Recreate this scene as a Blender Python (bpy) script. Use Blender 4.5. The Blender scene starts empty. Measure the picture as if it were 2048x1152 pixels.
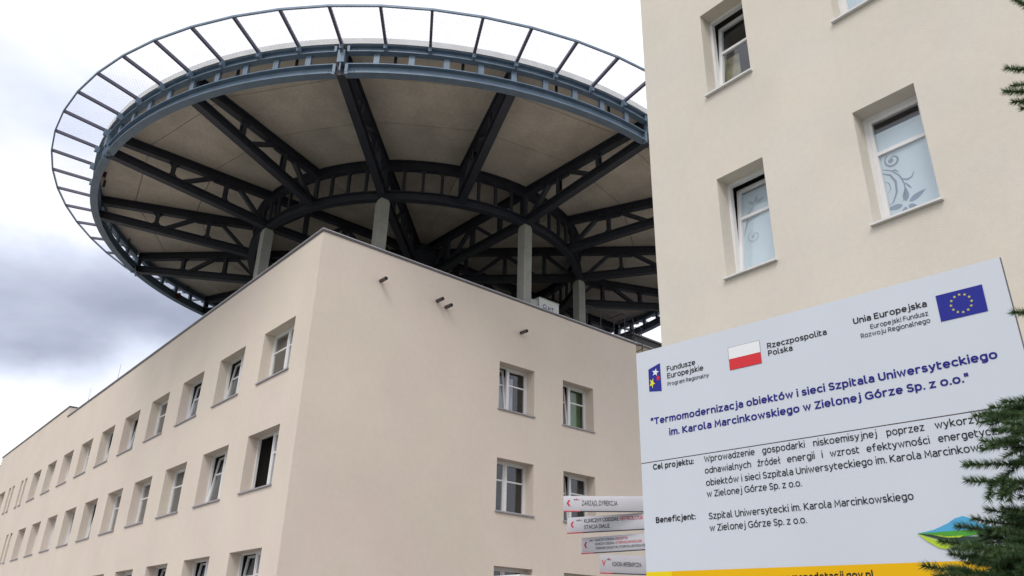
import bpy, bmesh, math, random
from mathutils import Vector, Matrix, Euler
import numpy as np

rad = math.radians
scene = bpy.context.scene
COL = scene.collection

# ------------------------------------------------------------------ camera
yaw, pitch, roll = rad(49.85451), rad(24.52928), rad(1.32454)
F = Vector((math.cos(pitch)*math.cos(yaw), math.cos(pitch)*math.sin(yaw), math.sin(pitch)))
Rv = Vector((math.sin(yaw), -math.cos(yaw), 0)); Uv = Rv.cross(F)
R2 = Rv*math.cos(roll) + Uv*math.sin(roll); U2 = -Rv*math.sin(roll) + Uv*math.cos(roll)
cam_d = bpy.data.cameras.new('camera'); cam = bpy.data.objects.new('camera', cam_d); COL.objects.link(cam)
cam_d.sensor_width = 36.0; cam_d.lens = 1567.203/2048*36.0; cam_d.clip_end = 2000; cam_d.clip_start = 0.05
M = Matrix.Identity(4)
for i in range(3):
    M[i][0] = R2[i]; M[i][1] = U2[i]; M[i][2] = -F[i]
M[2][3] = 1.6
cam.matrix_world = M
scene.camera = cam

# ------------------------------------------------------------------ sky and sun (overcast)
SUN_EL, SUN_AZ = rad(50), rad(216)       # direction towards the sun: azimuth from +X
sun_dir = Vector((math.cos(SUN_EL)*math.cos(SUN_AZ), math.cos(SUN_EL)*math.sin(SUN_AZ), math.sin(SUN_EL)))
world = bpy.data.worlds.new('World'); scene.world = world; world.use_nodes = True
wn, wl = world.node_tree.nodes, world.node_tree.links
for nd in list(wn): wn.remove(nd)
def WN(t, **k):
    nd = wn.new(t)
    for a, b in k.items(): setattr(nd, a, b)
    return nd
out = WN('ShaderNodeOutputWorld'); bg = WN('ShaderNodeBackground'); bg.inputs['Strength'].default_value = 0.10
sky = WN('ShaderNodeTexSky', sky_type='NISHITA', sun_disc=False, sun_elevation=SUN_EL, sun_rotation=rad(90)-SUN_AZ)
sky.air_density = 1.2; sky.dust_density = 3.0
tc = WN('ShaderNodeTexCoord')
mp = WN('ShaderNodeMapping'); mp.inputs['Scale'].default_value = (1.0, 1.0, 2.6)
n1 = WN('ShaderNodeTexNoise', noise_dimensions='4D'); n1.inputs['W'].default_value = 3.7
n1.inputs['Scale'].default_value = 2.1; n1.inputs['Detail'].default_value = 7; n1.inputs['Roughness'].default_value = 0.5
n1.inputs['Distortion'].default_value = 0.25
wl.new(tc.outputs['Generated'], mp.inputs['Vector']); wl.new(mp.outputs['Vector'], n1.inputs['Vector'])
# one rain-heavy cloud bank low on the left of the view
dv = Vector((0.12, 0.99, 0.345)).normalized()
sub = WN('ShaderNodeVectorMath', operation='SUBTRACT'); sub.inputs[1].default_value = dv
wl.new(tc.outputs['Generated'], sub.inputs[0])
sc_ = WN('ShaderNodeVectorMath', operation='MULTIPLY'); sc_.inputs[1].default_value = (2.5, 2.5, 10.5)
wnz = WN('ShaderNodeTexNoise'); wnz.inputs['Scale'].default_value = 5.0; wnz.inputs['Detail'].default_value = 5
wl.new(tc.outputs['Generated'], wnz.inputs['Vector'])
wof = WN('ShaderNodeVectorMath', operation='MULTIPLY_ADD'); wof.inputs[1].default_value = (0.25, 0.25, 0.16); wof.inputs[2].default_value = (-0.125, -0.125, -0.08)
wl.new(wnz.outputs['Color'], wof.inputs[0])
wad = WN('ShaderNodeVectorMath', operation='ADD'); wl.new(sub.outputs[0], wad.inputs[0]); wl.new(wof.outputs[0], wad.inputs[1])
wl.new(wad.outputs[0], sc_.inputs[0])
ln = WN('ShaderNodeVectorMath', operation='LENGTH'); wl.new(sc_.outputs[0], ln.inputs[0])
blob = WN('ShaderNodeMapRange', interpolation_type='SMOOTHERSTEP')
blob.inputs['From Min'].default_value = 0.15; blob.inputs['From Max'].default_value = 1.10
blob.inputs['To Min'].default_value = 0.38; blob.inputs['To Max'].default_value = 0.0
wl.new(ln.outputs['Value'], blob.inputs['Value'])
sb = WN('ShaderNodeMath', operation='SUBTRACT'); wl.new(n1.outputs['Fac'], sb.inputs[0]); wl.new(blob.outputs[0], sb.inputs[1])
cr = WN('ShaderNodeValToRGB')
e = cr.color_ramp.elements
e[0].position = 0.06; e[0].color = (0.35, 0.38, 0.475, 1)
e[1].position = 0.48; e[1].color = (1.0, 1.0, 1.03, 1)
el = cr.color_ramp.elements.new(0.33); el.color = (0.75, 0.80, 0.93, 1)
wl.new(sb.outputs[0], cr.inputs['Fac'])
cm = WN('ShaderNodeVectorMath', operation='MULTIPLY'); cm.inputs[1].default_value = (9.2, 9.2, 9.45)
wl.new(cr.outputs['Color'], cm.inputs[0])
mx = WN('ShaderNodeMixRGB'); mx.inputs['Fac'].default_value = 0.93
wl.new(sky.outputs['Color'], mx.inputs['Color1']); wl.new(cm.outputs[0], mx.inputs['Color2'])
wl.new(mx.outputs['Color'], bg.inputs['Color']); wl.new(bg.outputs[0], out.inputs['Surface'])

sun_l = bpy.data.lights.new('sun', 'SUN'); sun_l.energy = 1.25; sun_l.angle = rad(25); sun_l.color = (1.0, 0.94, 0.86)
sun = bpy.data.objects.new('sun', sun_l); COL.objects.link(sun)
sun.rotation_euler = (-sun_dir).to_track_quat('-Z', 'Y').to_euler()

vs = scene.view_settings
vs.view_transform = 'Standard'; vs.look = 'None'; vs.gamma = 1.0; vs.use_curve_mapping = False
vs.exposure = 0.36
try:
    scene.cycles.max_bounces = 8; scene.cycles.diffuse_bounces = 4; scene.cycles.transparent_max_bounces = 16
    scene.cycles.use_denoising = True
except Exception: pass

# ------------------------------------------------------------------ materials
MATS = {}
def mat(name, color, rough=0.7, metal=0.0, spec=0.5, var=0.0, vscale=3.0, bump=0.0, bscale=60.0, streak=0.0, var2=0.0, hue=None, hscale=0.5):
    """Principled material with optional colour mottling, fine relief and vertical streaks."""
    m = bpy.data.materials.new(name); m.use_nodes = True
    nt = m.node_tree; N, Lk = nt.nodes, nt.links
    b = N['Principled BSDF']
    b.inputs['Base Color'].default_value = (*color, 1); b.inputs['Roughness'].default_value = rough
    b.inputs['Metallic'].default_value = metal; b.inputs['Specular IOR Level'].default_value = spec
    if var or bump or streak or var2:
        t = N.new('ShaderNodeTexCoord')
    last = None
    if hue:
        hn = N.new('ShaderNodeTexNoise'); hn.inputs['Scale'].default_value = hscale; hn.inputs['Detail'].default_value = 5; hn.inputs['Roughness'].default_value = 0.6
        Lk.new(t.outputs['Object'], hn.inputs['Vector'])
        hr = N.new('ShaderNodeMapRange'); hr.inputs['From Min'].default_value = 0.35; hr.inputs['From Max'].default_value = 0.65; Lk.new(hn.outputs['Fac'], hr.inputs['Value'])
        hm = N.new('ShaderNodeMixRGB'); hm.inputs['Color1'].default_value = (*color, 1); hm.inputs['Color2'].default_value = (*hue, 1); Lk.new(hr.outputs[0], hm.inputs['Fac'])
        last = hm.outputs[0]
    if var or streak or var2:
        def mul(prev, fac_socket, lo, hi):
            mr = N.new('ShaderNodeMapRange'); mr.inputs['From Min'].default_value = 0.3; mr.inputs['From Max'].default_value = 0.7
            mr.inputs['To Min'].default_value = lo; mr.inputs['To Max'].default_value = hi
            Lk.new(fac_socket, mr.inputs['Value'])
            vm = N.new('ShaderNodeVectorMath'); vm.operation = 'SCALE'
            if prev is None: vm.inputs[0].default_value = color
            else: Lk.new(prev, vm.inputs[0])
            Lk.new(mr.outputs[0], vm.inputs['Scale'])
            return vm.outputs[0]
        if var:
            nz = N.new('ShaderNodeTexNoise'); nz.inputs['Scale'].default_value = vscale; nz.inputs['Detail'].default_value = 6
            Lk.new(t.outputs['Object'], nz.inputs['Vector']); last = mul(last, nz.outputs['Fac'], 1-var, 1+var)
        if var2:
            nz = N.new('ShaderNodeTexNoise'); nz.inputs['Scale'].default_value = vscale*14; nz.inputs['Detail'].default_value = 4
            Lk.new(t.outputs['Object'], nz.inputs['Vector']); last = mul(last, nz.outputs['Fac'], 1-var2, 1+var2)
        if streak:
            mpp = N.new('ShaderNodeMapping'); mpp.inputs['Scale'].default_value = (2.2, 2.2, 0.12)
            Lk.new(t.outputs['Object'], mpp.inputs['Vector'])
            nz = N.new('ShaderNodeTexNoise'); nz.inputs['Scale'].default_value = 1.6; nz.inputs['Detail'].default_value = 5
            Lk.new(mpp.outputs[0], nz.inputs['Vector']); last = mul(last, nz.outputs['Fac'], 1-streak, 1+streak)
        Lk.new(last, b.inputs['Base Color'])
    if bump:
        nz = N.new('ShaderNodeTexNoise'); nz.inputs['Scale'].default_value = bscale; nz.inputs['Detail'].default_value = 5
        Lk.new(t.outputs['Object'], nz.inputs['Vector'])
        bp = N.new('ShaderNodeBump'); bp.inputs['Strength'].default_value = bump; bp.inputs['Distance'].default_value = 0.02
        Lk.new(nz.outputs['Fac'], bp.inputs['Height']); Lk.new(bp.outputs[0], b.inputs['Normal'])
    MATS[name] = m
    return m
mat('plaster', (0.685, 0.595, 0.530), 0.92, spec=0.15, var=0.035, vscale=0.45, var2=0.016, bump=0.12, bscale=90, hue=(0.685, 0.615, 0.525), hscale=0.35)
mat('plaster_near', (0.675, 0.62, 0.53), 0.92, spec=0.15, var=0.035, vscale=0.8, var2=0.02, bump=0.25, bscale=120, hue=(0.645, 0.61, 0.55), hscale=0.7)
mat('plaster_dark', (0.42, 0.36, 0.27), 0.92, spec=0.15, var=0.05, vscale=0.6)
mat('coping', (0.13, 0.12, 0.135), 0.5, metal=0.3, var=0.1, vscale=2)
mat('coping_top', (0.45, 0.44, 0.45), 0.45, metal=0.3, var=0.08, vscale=2)
mat('sill_grey', (0.30, 0.29, 0.31), 0.5, metal=0.2, var=0.1, vscale=4)
mat('sill_white', (0.66, 0.66, 0.65), 0.4, var=0.06, vscale=6)
mat('pvc', (0.74, 0.74, 0.745), 0.35, var=0.03, vscale=5)
mat('gasket', (0.03, 0.03, 0.03), 0.7)
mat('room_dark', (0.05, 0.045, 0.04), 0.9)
mat('blind_or_sheen_lilac', (0.50, 0.51, 0.60), 0.8, var=0.06, vscale=3)  # also colours the painted sky reflection in one front window
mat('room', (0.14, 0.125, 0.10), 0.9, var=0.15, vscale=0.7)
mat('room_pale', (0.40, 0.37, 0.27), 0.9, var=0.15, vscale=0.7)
mat('blind_green', (0.10, 0.24, 0.05), 0.8, var=0.1, vscale=5)
mat('curtain', (0.36, 0.32, 0.20), 0.9, var=0.2, vscale=9)
mat('roof_felt', (0.09, 0.088, 0.085), 0.9, var=0.15, vscale=1.2)
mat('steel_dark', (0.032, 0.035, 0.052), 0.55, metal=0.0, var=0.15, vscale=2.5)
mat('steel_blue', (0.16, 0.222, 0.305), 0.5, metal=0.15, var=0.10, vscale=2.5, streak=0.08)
mat('steel_post', (0.10, 0.10, 0.15), 0.5, metal=0.15, var=0.08, vscale=3)
mat('wire', (0.35, 0.37, 0.40), 0.4, metal=0.6)
mat('deck_concrete', (0.60, 0.545, 0.47), 0.85, spec=0.2, var=0.18, vscale=0.7, var2=0.08, bump=0.1, bscale=30)
mat('deck_edge', (0.60, 0.61, 0.63), 0.7, var=0.08, vscale=2)
mat('column_concrete', (0.31, 0.31, 0.285), 0.85, var=0.14, vscale=1.6, var2=0.06, bump=0.15, bscale=40, streak=0.12)
mat('red_lamp', (0.10, 0.02, 0.02), 0.4)
mat('pipe', (0.085, 0.07, 0.068), 0.6, var=0.15, vscale=8)
mat('pipe_hole', (0.012, 0.012, 0.012), 0.9)
mat('unit_white', (0.60, 0.62, 0.60), 0.5, var=0.05, vscale=3)
mat('unit_grey', (0.42, 0.44, 0.42), 0.5, var=0.05, vscale=3)
mat('print_blue', (0.03, 0.07, 0.20), 0.5, spec=0.2)
mat('board_white', (0.575, 0.62, 0.685), 0.35, spec=0.3, var=0.02, vscale=1.1)
mat('board_edge', (0.12, 0.12, 0.13), 0.6)
mat('joint', (0.06, 0.045, 0.05), 0.7)
mat('navy', (0.016, 0.012, 0.20), 0.4, spec=0.2)
mat('black_print', (0.014, 0.014, 0.02), 0.4, spec=0.2)
mat('grey_print', (0.045, 0.045, 0.06), 0.4, spec=0.2)
mat('eu_blue', (0.018, 0.025, 0.26), 0.4, spec=0.2)
mat('eu_yellow', (0.60, 0.55, 0.10), 0.4, spec=0.2)
mat('flag_red', (0.62, 0.035, 0.045), 0.4, spec=0.2)
mat('flag_white', (0.74, 0.76, 0.78), 0.4)
mat('logo_yellow', (0.75, 0.66, 0.03), 0.4, spec=0.2)
mat('band_yellow', (0.76, 0.44, 0.004), 0.4, spec=0.15, var=0.03, vscale=2)
mat('band_lemon', (0.78, 0.60, 0.008), 0.4, spec=0.2)
mat('leaf_blue', (0.06, 0.36, 0.62), 0.4); mat('leaf_green', (0.055, 0.32, 0.02), 0.4)
mat('leaf_lime', (0.42, 0.60, 0.02), 0.4); mat('leaf_dark', (0.01, 0.035, 0.02), 0.4)
mat('sign_alu', (0.52, 0.52, 0.56), 0.38, metal=0.25, var=0.04, vscale=3)
mat('sign_red', (0.56, 0.03, 0.05), 0.4)
mat('sign_grey', (0.07, 0.07, 0.085), 0.5, spec=0.2)
mat('galvanised', (0.34, 0.35, 0.36), 0.45, metal=0.6, var=0.1, vscale=6)
mat('cabin_white', (0.78, 0.78, 0.78), 0.4, var=0.03, vscale=2)
mat('cladding', (0.085, 0.08, 0.075), 0.7, var=0.1, vscale=1)
mat('film', (0.60, 0.68, 0.75), 0.55, var=0.04, vscale=2)
mat('film_print', (0.24, 0.29, 0.39), 0.5)
mat('film_print_faint', (0.42, 0.49, 0.56), 0.5)
mat('bark', (0.07, 0.05, 0.035), 0.9, var=0.3, vscale=14, bump=0.6, bscale=60)
mat('twig', (0.06, 0.05, 0.025), 0.85, var=0.2, vscale=20)
mat('ground', (0.10, 0.13, 0.05), 0.95, var=0.25, vscale=0.4, var2=0.15)
mat('paving', (0.20, 0.192, 0.178), 0.9, var=0.12, vscale=0.6, var2=0.08)
mat('dish', (0.5, 0.5, 0.5), 0.6)

def glass_mat(name, tint, refl):
    m = bpy.data.materials.new(name); m.use_nodes = True
    N, Lk = m.node_tree.nodes, m.node_tree.links
    for nd in list(N): N.remove(nd)
    o = N.new('ShaderNodeOutputMaterial'); mix = N.new('ShaderNodeMixShader')
    tr = N.new('ShaderNodeBsdfTransparent'); tr.inputs['Color'].default_value = (*tint, 1)
    gl = N.new('ShaderNodeBsdfGlossy'); gl.inputs['Roughness'].default_value = 0.01; gl.inputs['Color'].default_value = (0.92, 0.95, 1, 1)
    ge = N.new('ShaderNodeNewGeometry'); dt = N.new('ShaderNodeVectorMath'); dt.operation = 'DOT_PRODUCT'
    Lk.new(ge.outputs['Normal'], dt.inputs[0]); Lk.new(ge.outputs['Incoming'], dt.inputs[1])
    def mth(op, a, b=None, clamp=False):
        q = N.new('ShaderNodeMath'); q.operation = op; q.use_clamp = clamp
        for k_, x in enumerate((a, b)):
            if x is None: continue
            if isinstance(x, (int, float)): q.inputs[k_].default_value = x
            else: Lk.new(x, q.inputs[k_])
        return q.outputs[0]
    p5 = mth('POWER', mth('SUBTRACT', 1.0, mth('ABSOLUTE', dt.outputs['Value']), True), 4.5)
    Lk.new(mth('MULTIPLY', mth('MULTIPLY_ADD', p5, 0.95), refl, True), mix.inputs['Fac'])
    for q in N:
        if q.type == 'MATH' and q.operation == 'MULTIPLY_ADD': q.inputs[2].default_value = 0.045
    Lk.new(tr.outputs[0], mix.inputs[1]); Lk.new(gl.outputs[0], mix.inputs[2]); Lk.new(mix.outputs[0], o.inputs['Surface'])
    MATS[name] = m
glass_mat('glass', (0.95, 0.965, 0.965), 1.0)

def needle_mat():
    m = bpy.data.materials.new('needles'); m.use_nodes = True
    N, Lk = m.node_tree.nodes, m.node_tree.links; b = N['Principled BSDF']
    g = N.new('ShaderNodeNewGeometry'); cr = N.new('ShaderNodeValToRGB')
    cr.color_ramp.elements[0].color = (0.03, 0.075, 0.028, 1); cr.color_ramp.elements[1].color = (0.15, 0.225, 0.085, 1)
    k = cr.color_ramp.elements.new(0.6); k.color = (0.072, 0.14, 0.05, 1)
    Lk.new(g.outputs['Random Per Island'], cr.inputs['Fac']); Lk.new(cr.outputs['Color'], b.inputs['Base Color'])
    b.inputs['Roughness'].default_value = 0.5
    tl = N.new('ShaderNodeBsdfTranslucent'); mxs = N.new('ShaderNodeMixShader'); mxs.inputs['Fac'].default_value = 0.3
    Lk.new(cr.outputs['Color'], tl.inputs['Color']); Lk.new(b.outputs[0], mxs.inputs[1]); Lk.new(tl.outputs[0], mxs.inputs[2])
    Lk.new(mxs.outputs[0], N['Material Output'].inputs['Surface'])
    MATS['needles'] = m
needle_mat()

# ------------------------------------------------------------------ builders
class MB:
    """Collects faces; build() links them as one mesh object."""
    def __init__(self): self.v = []; self.f = []; self.mi = []; self.cur = 0
    def face(self, pts):
        n = len(self.v); self.v += [tuple(p) for p in pts]; self.f.append(tuple(range(n, n+len(pts)))); self.mi.append(self.cur)
    def hexa(self, p):     # 8 points: bottom 4 (ccw), top 4
        n = len(self.v); self.v += [tuple(q) for q in p]
        for f in ((0,3,2,1),(4,5,6,7),(0,1,5,4),(1,2,6,5),(2,3,7,6),(3,0,4,7)):
            self.f.append(tuple(n+i for i in f)); self.mi.append(self.cur)
    def box(self, x0, x1, y0, y1, z0, z1):
        self.hexa([(x0,y0,z0),(x1,y0,z0),(x1,y1,z0),(x0,y1,z0),(x0,y0,z1),(x1,y0,z1),(x1,y1,z1),(x0,y1,z1)])
    def prism(self, poly, d):   # poly: list of Vector, extruded by vector d
        d = Vector(d); a = [Vector(p) for p in poly]; b = [p+d for p in a]; n = len(a)
        base = len(self.v); self.v += [tuple(p) for p in a+b]
        self.f.append(tuple(base+i for i in reversed(range(n)))); self.f.append(tuple(base+n+i for i in range(n)))
        self.mi += [self.cur]*2
        for i in range(n):
            j = (i+1) % n
            self.f.append((base+i, base+j, base+n+j, base+n+i)); self.mi.append(self.cur)
    def bar(self, a, b, w, h, up=(0,0,1)):   # rectangular bar from a to b, w sideways, h along up
        a, b = Vector(a), Vector(b); t = (b-a).normalized(); s = t.cross(Vector(up)).normalized(); u = s.cross(t).normalized()
        p = []
        for c in (a, b):
            p += [c - s*w/2 - u*h/2, c + s*w/2 - u*h/2, c + s*w/2 + u*h/2, c - s*w/2 + u*h/2]
        self.hexa(p)
    def ibeam(self, a, b, w, h, tf=0.03, tw=0.03, up=(0,0,1)):
        a, b = Vector(a), Vector(b); t = (b-a).normalized(); s = t.cross(Vector(up)).normalized(); u = s.cross(t).normalized()
        self.bar(a+u*(h-tf)/2, b+u*(h-tf)/2, w, tf, up); self.bar(a-u*(h-tf)/2, b-u*(h-tf)/2, w, tf, up)
        self.bar(a, b, tw, h-2*tf, up)
    def tube(self, pts, r, n=8, cap=True):
        pts = [Vector(p) for p in pts]; rs = r if isinstance(r, (list, tuple)) else [r]*len(pts); rings = []
        for i, p in enumerate(pts):
            t = (pts[min(i+1, len(pts)-1)] - pts[max(i-1, 0)]).normalized()
            s = t.orthogonal().normalized() if i == 0 else (s - t*s.dot(t)).normalized()
            u = t.cross(s); base = len(self.v)
            for k in range(n):
                a = 2*math.pi*k/n; self.v.append(tuple(p + (s*math.cos(a)+u*math.sin(a))*rs[i]))
            rings.append(base)
        for i in range(len(rings)-1):
            for k in range(n):
                self.f.append((rings[i]+k, rings[i]+(k+1)%n, rings[i+1]+(k+1)%n, rings[i+1]+k)); self.mi.append(self.cur)
        if cap:
            self.f.append(tuple(reversed(range(rings[0], rings[0]+n)))); self.f.append(tuple(range(rings[-1], rings[-1]+n))); self.mi += [self.cur]*2
    def ring(self, r0, r1, z0, z1, n, a0=0.0, a1=2*math.pi):   # rectangular-section ring about the origin
        full = abs(a1-a0-2*math.pi) < 1e-6
        m = n if full else n+1; base = len(self.v)
        for i in range(m):
            a = a0 + (a1-a0)*i/n; c, s = math.cos(a), math.sin(a)
            self.v += [(r0*c, r0*s, z0), (r1*c, r1*s, z0), (r1*c, r1*s, z1), (r0*c, r0*s, z1)]
        for i in range(n):
            j = (i+1) % m
            for k in range(4):
                l = (k+1) % 4
                self.f.append((base+4*i+k, base+4*i+l, base+4*j+l, base+4*j+k)); self.mi.append(self.cur)
        if not full:
            self.f.append((base, base+3, base+2, base+1)); b2 = base+4*(m-1); self.f.append((b2, b2+1, b2+2, b2+3)); self.mi += [self.cur]*2
    def mesh(self, name, mats):
        me = bpy.data.meshes.new(name); me.from_pydata(self.v, [], self.f)
        for m in (mats if isinstance(mats, (list, tuple)) else [mats]): me.materials.append(MATS[m])
        if any(self.mi): me.polygons.foreach_set('material_index', self.mi)
        me.update()
        bm = bmesh.new(); bm.from_mesh(me); bmesh.ops.recalc_face_normals(bm, faces=bm.faces); bm.to_mesh(me); bm.free()
        return me
    def build(self, name, mats, parent=None):
        return link(name, self.mesh(name, mats), parent)
def link(name, data, parent=None):
    o = bpy.data.objects.new(name, data); COL.objects.link(o)
    if parent is not None: o.parent = parent
    return o
def tag(o, label=None, cat=None, group=None, kind=None):
    if label: o['label'] = label
    if cat: o['category'] = cat
    if group: o['group'] = group
    if kind: o['kind'] = kind
    return o
def thing(name, loc=(0,0,0)):
    o = bpy.data.objects.new(name, None); COL.objects.link(o); o.location = loc; o.empty_display_size = 0.3
    return o
def rel(o, parent):     # parent a mesh whose vertices are in world space to an Empty at a location
    o.parent = parent; o.matrix_parent_inverse = Matrix.Translation(-Vector(parent.location)); return o
def shade(o, ang=40):
    for p in o.data.polygons: p.use_smooth = True
    try: o.data.set_sharp_from_angle(angle=rad(ang))
    except Exception: pass
    return o

# a plain humanist stroke alphabet: 'L' polylines, 'A' arcs (cx cy rx ry from to), 'D' dots; cap height 1, x-height 0.75
GL = {
'a':'A .24 .5 .24 .25 0 125|L .48 .5 .48 0|L .48 .43 .24 .43|A .24 .215 .24 .215 90 270|L .24 0 .48 .04','b':'L 0 0 0 1.1|A .27 .375 .27 .375 0 360','c':'A .29 .375 .29 .375 52 308',
'd':'L .54 0 .54 1.1|A .27 .375 .27 .375 0 360','e':'L .01 .375 .56 .375|A .28 .375 .28 .375 0 305','f':'L .14 0 .14 .85|A .36 .85 .22 .25 180 80|L 0 .73 .38 .73',
'g':'A .27 .375 .27 .375 0 360|L .54 .75 .54 -.05|A .27 -.05 .27 .25 0 -125','h':'L 0 0 0 1.1|A .25 .48 .25 .27 180 0|L .5 .48 .5 0','i':'L 0 0 0 .75|D 0 1.10','j':'L .12 .75 .12 -.1|A -.06 -.1 .18 .2 0 -90|D .12 1.10',
'k':'L 0 0 0 1.1|L .45 .75 .05 .40 .5 0','l':'L 0 1.1 0 .15|A .15 .15 .15 .15 180 275','m':'L 0 0 0 .75|A .2 .5 .2 .25 180 0|L .4 .5 .4 0|A .6 .5 .2 .25 180 0|L .8 .5 .8 0','n':'L 0 0 0 .75|A .25 .48 .25 .27 180 0|L .5 .48 .5 0',
'o':'A .3 .375 .3 .375 0 360','p':'L 0 -.3 0 .75|A .27 .375 .27 .375 0 360','r':'L 0 0 0 .75|A .26 .45 .26 .30 180 72','s':'A .22 .565 .2 .185 35 270|A .22 .19 .22 .19 90 -148','t':'L .12 .98 .12 .2|A .32 .2 .2 .2 180 285|L .12 .73 .42 .73',
'u':'L 0 .75 0 .28|A .25 .28 .25 .28 180 360|L .5 .75 .5 0','v':'L 0 .75 .26 0 .52 .75','w':'L 0 .75 .2 0 .4 .72 .6 0 .8 .75','y':'L 0 .75 .26 .03|L .52 .75 .22 -.16 .04 -.28','z':'L 0 .75 .45 .75 0 0 .47 0',
'A':'L 0 0 .36 1 .72 0|L .12 .32 .60 .32','B':'L 0 0 0 1 .3 1|A .3 .77 .24 .23 90 -90|L .3 .54 0 .54|A .32 .27 .28 .27 90 -90|L .32 0 0 0','C':'A .42 .5 .42 .5 50 310','D':'L .28 0 0 0 0 1 .28 1|A .28 .5 .42 .5 90 -90',
'E':'L .5 1 0 1 0 0 .52 0|L 0 .53 .45 .53','F':'L .5 1 0 1 0 0|L 0 .5 .45 .5','G':'A .42 .5 .42 .5 52 322|L .76 .1 .76 .47 .5 .47','H':'L 0 0 0 1|L .58 0 .58 1|L 0 .53 .58 .53','I':'L 0 0 0 1','J':'L .3 1 .3 .2|A .1 .2 .2 .2 0 -110',
'K':'L 0 0 0 1|L .56 1 .06 .52 .6 0','L':'L 0 1 0 0 .5 0','M':'L 0 0 .05 1 .37 .28 .69 1 .74 0','N':'L 0 0 0 1 .6 0 .6 1','O':'A .46 .5 .46 .5 0 360','P':'L 0 0 0 1 .28 1|A .28 .73 .27 .27 90 -90|L .28 .46 0 .46',
'R':'L 0 0 0 1 .28 1|A .28 .73 .27 .27 90 -90|L .28 .46 0 .46|L .28 .46 .58 0','S':'A .27 .75 .25 .25 38 270|A .27 .25 .27 .25 90 -148','T':'L 0 1 .64 1|L .32 1 .32 0','U':'L 0 1 0 .32|A .31 .32 .31 .32 180 360|L .62 .32 .62 1',
'W':'L 0 1 .22 0 .48 .85 .74 0 .96 1','Y':'L 0 1 .3 .48 .6 1|L .3 .48 .3 0','Z':'L 0 1 .56 1 0 0 .58 0','.':'D 0 .0','D2':'','"':'L 0 1.08 0 .76|L .22 1.08 .22 .76',',':'L .05 .05 -.03 -.17',':':'D 0 0|D 0 .62'}
GL['ó'] = GL['o']+'|L .27 .93 .42 1.12'; GL['ś'] = GL['s']+'|L .2 .93 .35 1.12'; GL['ź'] = GL['z']+'|L .2 .93 .35 1.12'; GL['ł'] = GL['l']+'|L -.13 .48 .17 .68'
GL['Ą'] = GL['A']+'|L .72 0 .66 -.1 .70 -.2 .78 -.22'; GL['Ł'] = GL['L']+'|L -.13 .36 .27 .62'
def glyph_polys(body, w):
    """quads (x, y, layer) of a text with stroke weight w, in cap-height units"""
    polys = []; x0 = 0.0
    for ch in body:
        if ch == ' ': x0 += 0.34; continue
        strokes = []
        for st in GL[ch].split('|'):
            k, *v = st.split(); v = [float(q) for q in v]
            if k == 'L': strokes.append([(v[i], v[i+1]) for i in range(0, len(v), 2)])
            elif k == 'A':
                n = max(4, int(abs(v[5]-v[4])/22)); e = 0.88; P = []
                for i in range(n+1):
                    a = rad(v[4]+(v[5]-v[4])*i/n); c, s_ = math.cos(a), math.sin(a)
                    P.append((v[0]+v[2]*math.copysign(abs(c)**e, c), v[1]+v[3]*math.copysign(abs(s_)**e, s_)))
                strokes.append(P)
            else: strokes.append((v[0], v[1]))
        ys = lambda y: w/2+y*(1-w)
        allx = [p[0] for st in strokes if isinstance(st, list) for p in st]+[st[0] for st in strokes if isinstance(st, tuple)]
        mn, mx_ = min(allx), max(allx); ox = x0+w/2+0.055-mn
        for li, st in enumerate(strokes):
            if isinstance(st, tuple):
                r = w*0.57; polys.append(([(ox+st[0]+r*math.cos(i*math.pi/4), ys(st[1])+(r-w/2 if st[1] == 0 else 0)+r*math.sin(i*math.pi/4)) for i in range(8)], li)); continue
            P = [Vector((ox+x, ys(y))) for x, y in st]; closed = (P[0]-P[-1]).length < 1e-4; off = []
            for i, p in enumerate(P):
                a = P[i-1] if i else (P[-2] if closed else None); b = P[i+1] if i < len(P)-1 else (P[1] if closed else None)
                d1 = (p-a).normalized() if a is not None else None; d2 = (b-p).normalized() if b is not None else None
                if d1 is None: nrm, l = Vector((-d2.y, d2.x)), 1
                elif d2 is None: nrm, l = Vector((-d1.y, d1.x)), 1
                else:
                    t = d1+d2; t = t.normalized() if t.length > 1e-3 else Vector((-d1.y, d1.x)); nrm = Vector((-t.y, t.x)); l = min(1/max(abs(nrm.dot(Vector((-d1.y, d1.x)))), 0.3), 1.9)
                # square the outer ends of straight strokes to the cap line
                off.append((p+nrm*w/2*l, p-nrm*w/2*l))
            for e_ in (0, -1):
                if not closed:
                    d = (P[0]-P[1]).normalized() if e_ == 0 else (P[-1]-P[-2]).normalized()
                    off[e_] = tuple(q+d*w*0.42 for q in off[e_])
            for i in range(len(P)-1): polys.append(([tuple(off[i][0]), tuple(off[i+1][0]), tuple(off[i+1][1]), tuple(off[i][1])], li))
        x0 += (mx_-mn)+w+0.11
    return polys
def lettering(body, width, cap, origin, ux, uy, material, parent, bold=0.0, shear=0.0, name='lettering'):
    w = 0.122+bold*2.8; polys = glyph_polys(body, w)
    xs = [p[0] for q, l in polys for p in q]; x0 = min(xs); sx = width/(max(xs)-x0)
    ux, uy, origin = Vector(ux), Vector(uy), Vector(origin); nz = ux.cross(uy); m = MB()
    for q, l in polys: m.face([origin+ux*((x-x0)*sx+shear*y*cap)+uy*(y*cap)+nz*(l*0.00012) for x, y in q])
    me = bpy.data.meshes.new(name); me.from_pydata(m.v, [], m.f); me.materials.append(MATS[material]); me.update()
    o = link(name, me); rel(o, parent); o['kind'] = 'stuff'; return o

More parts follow.
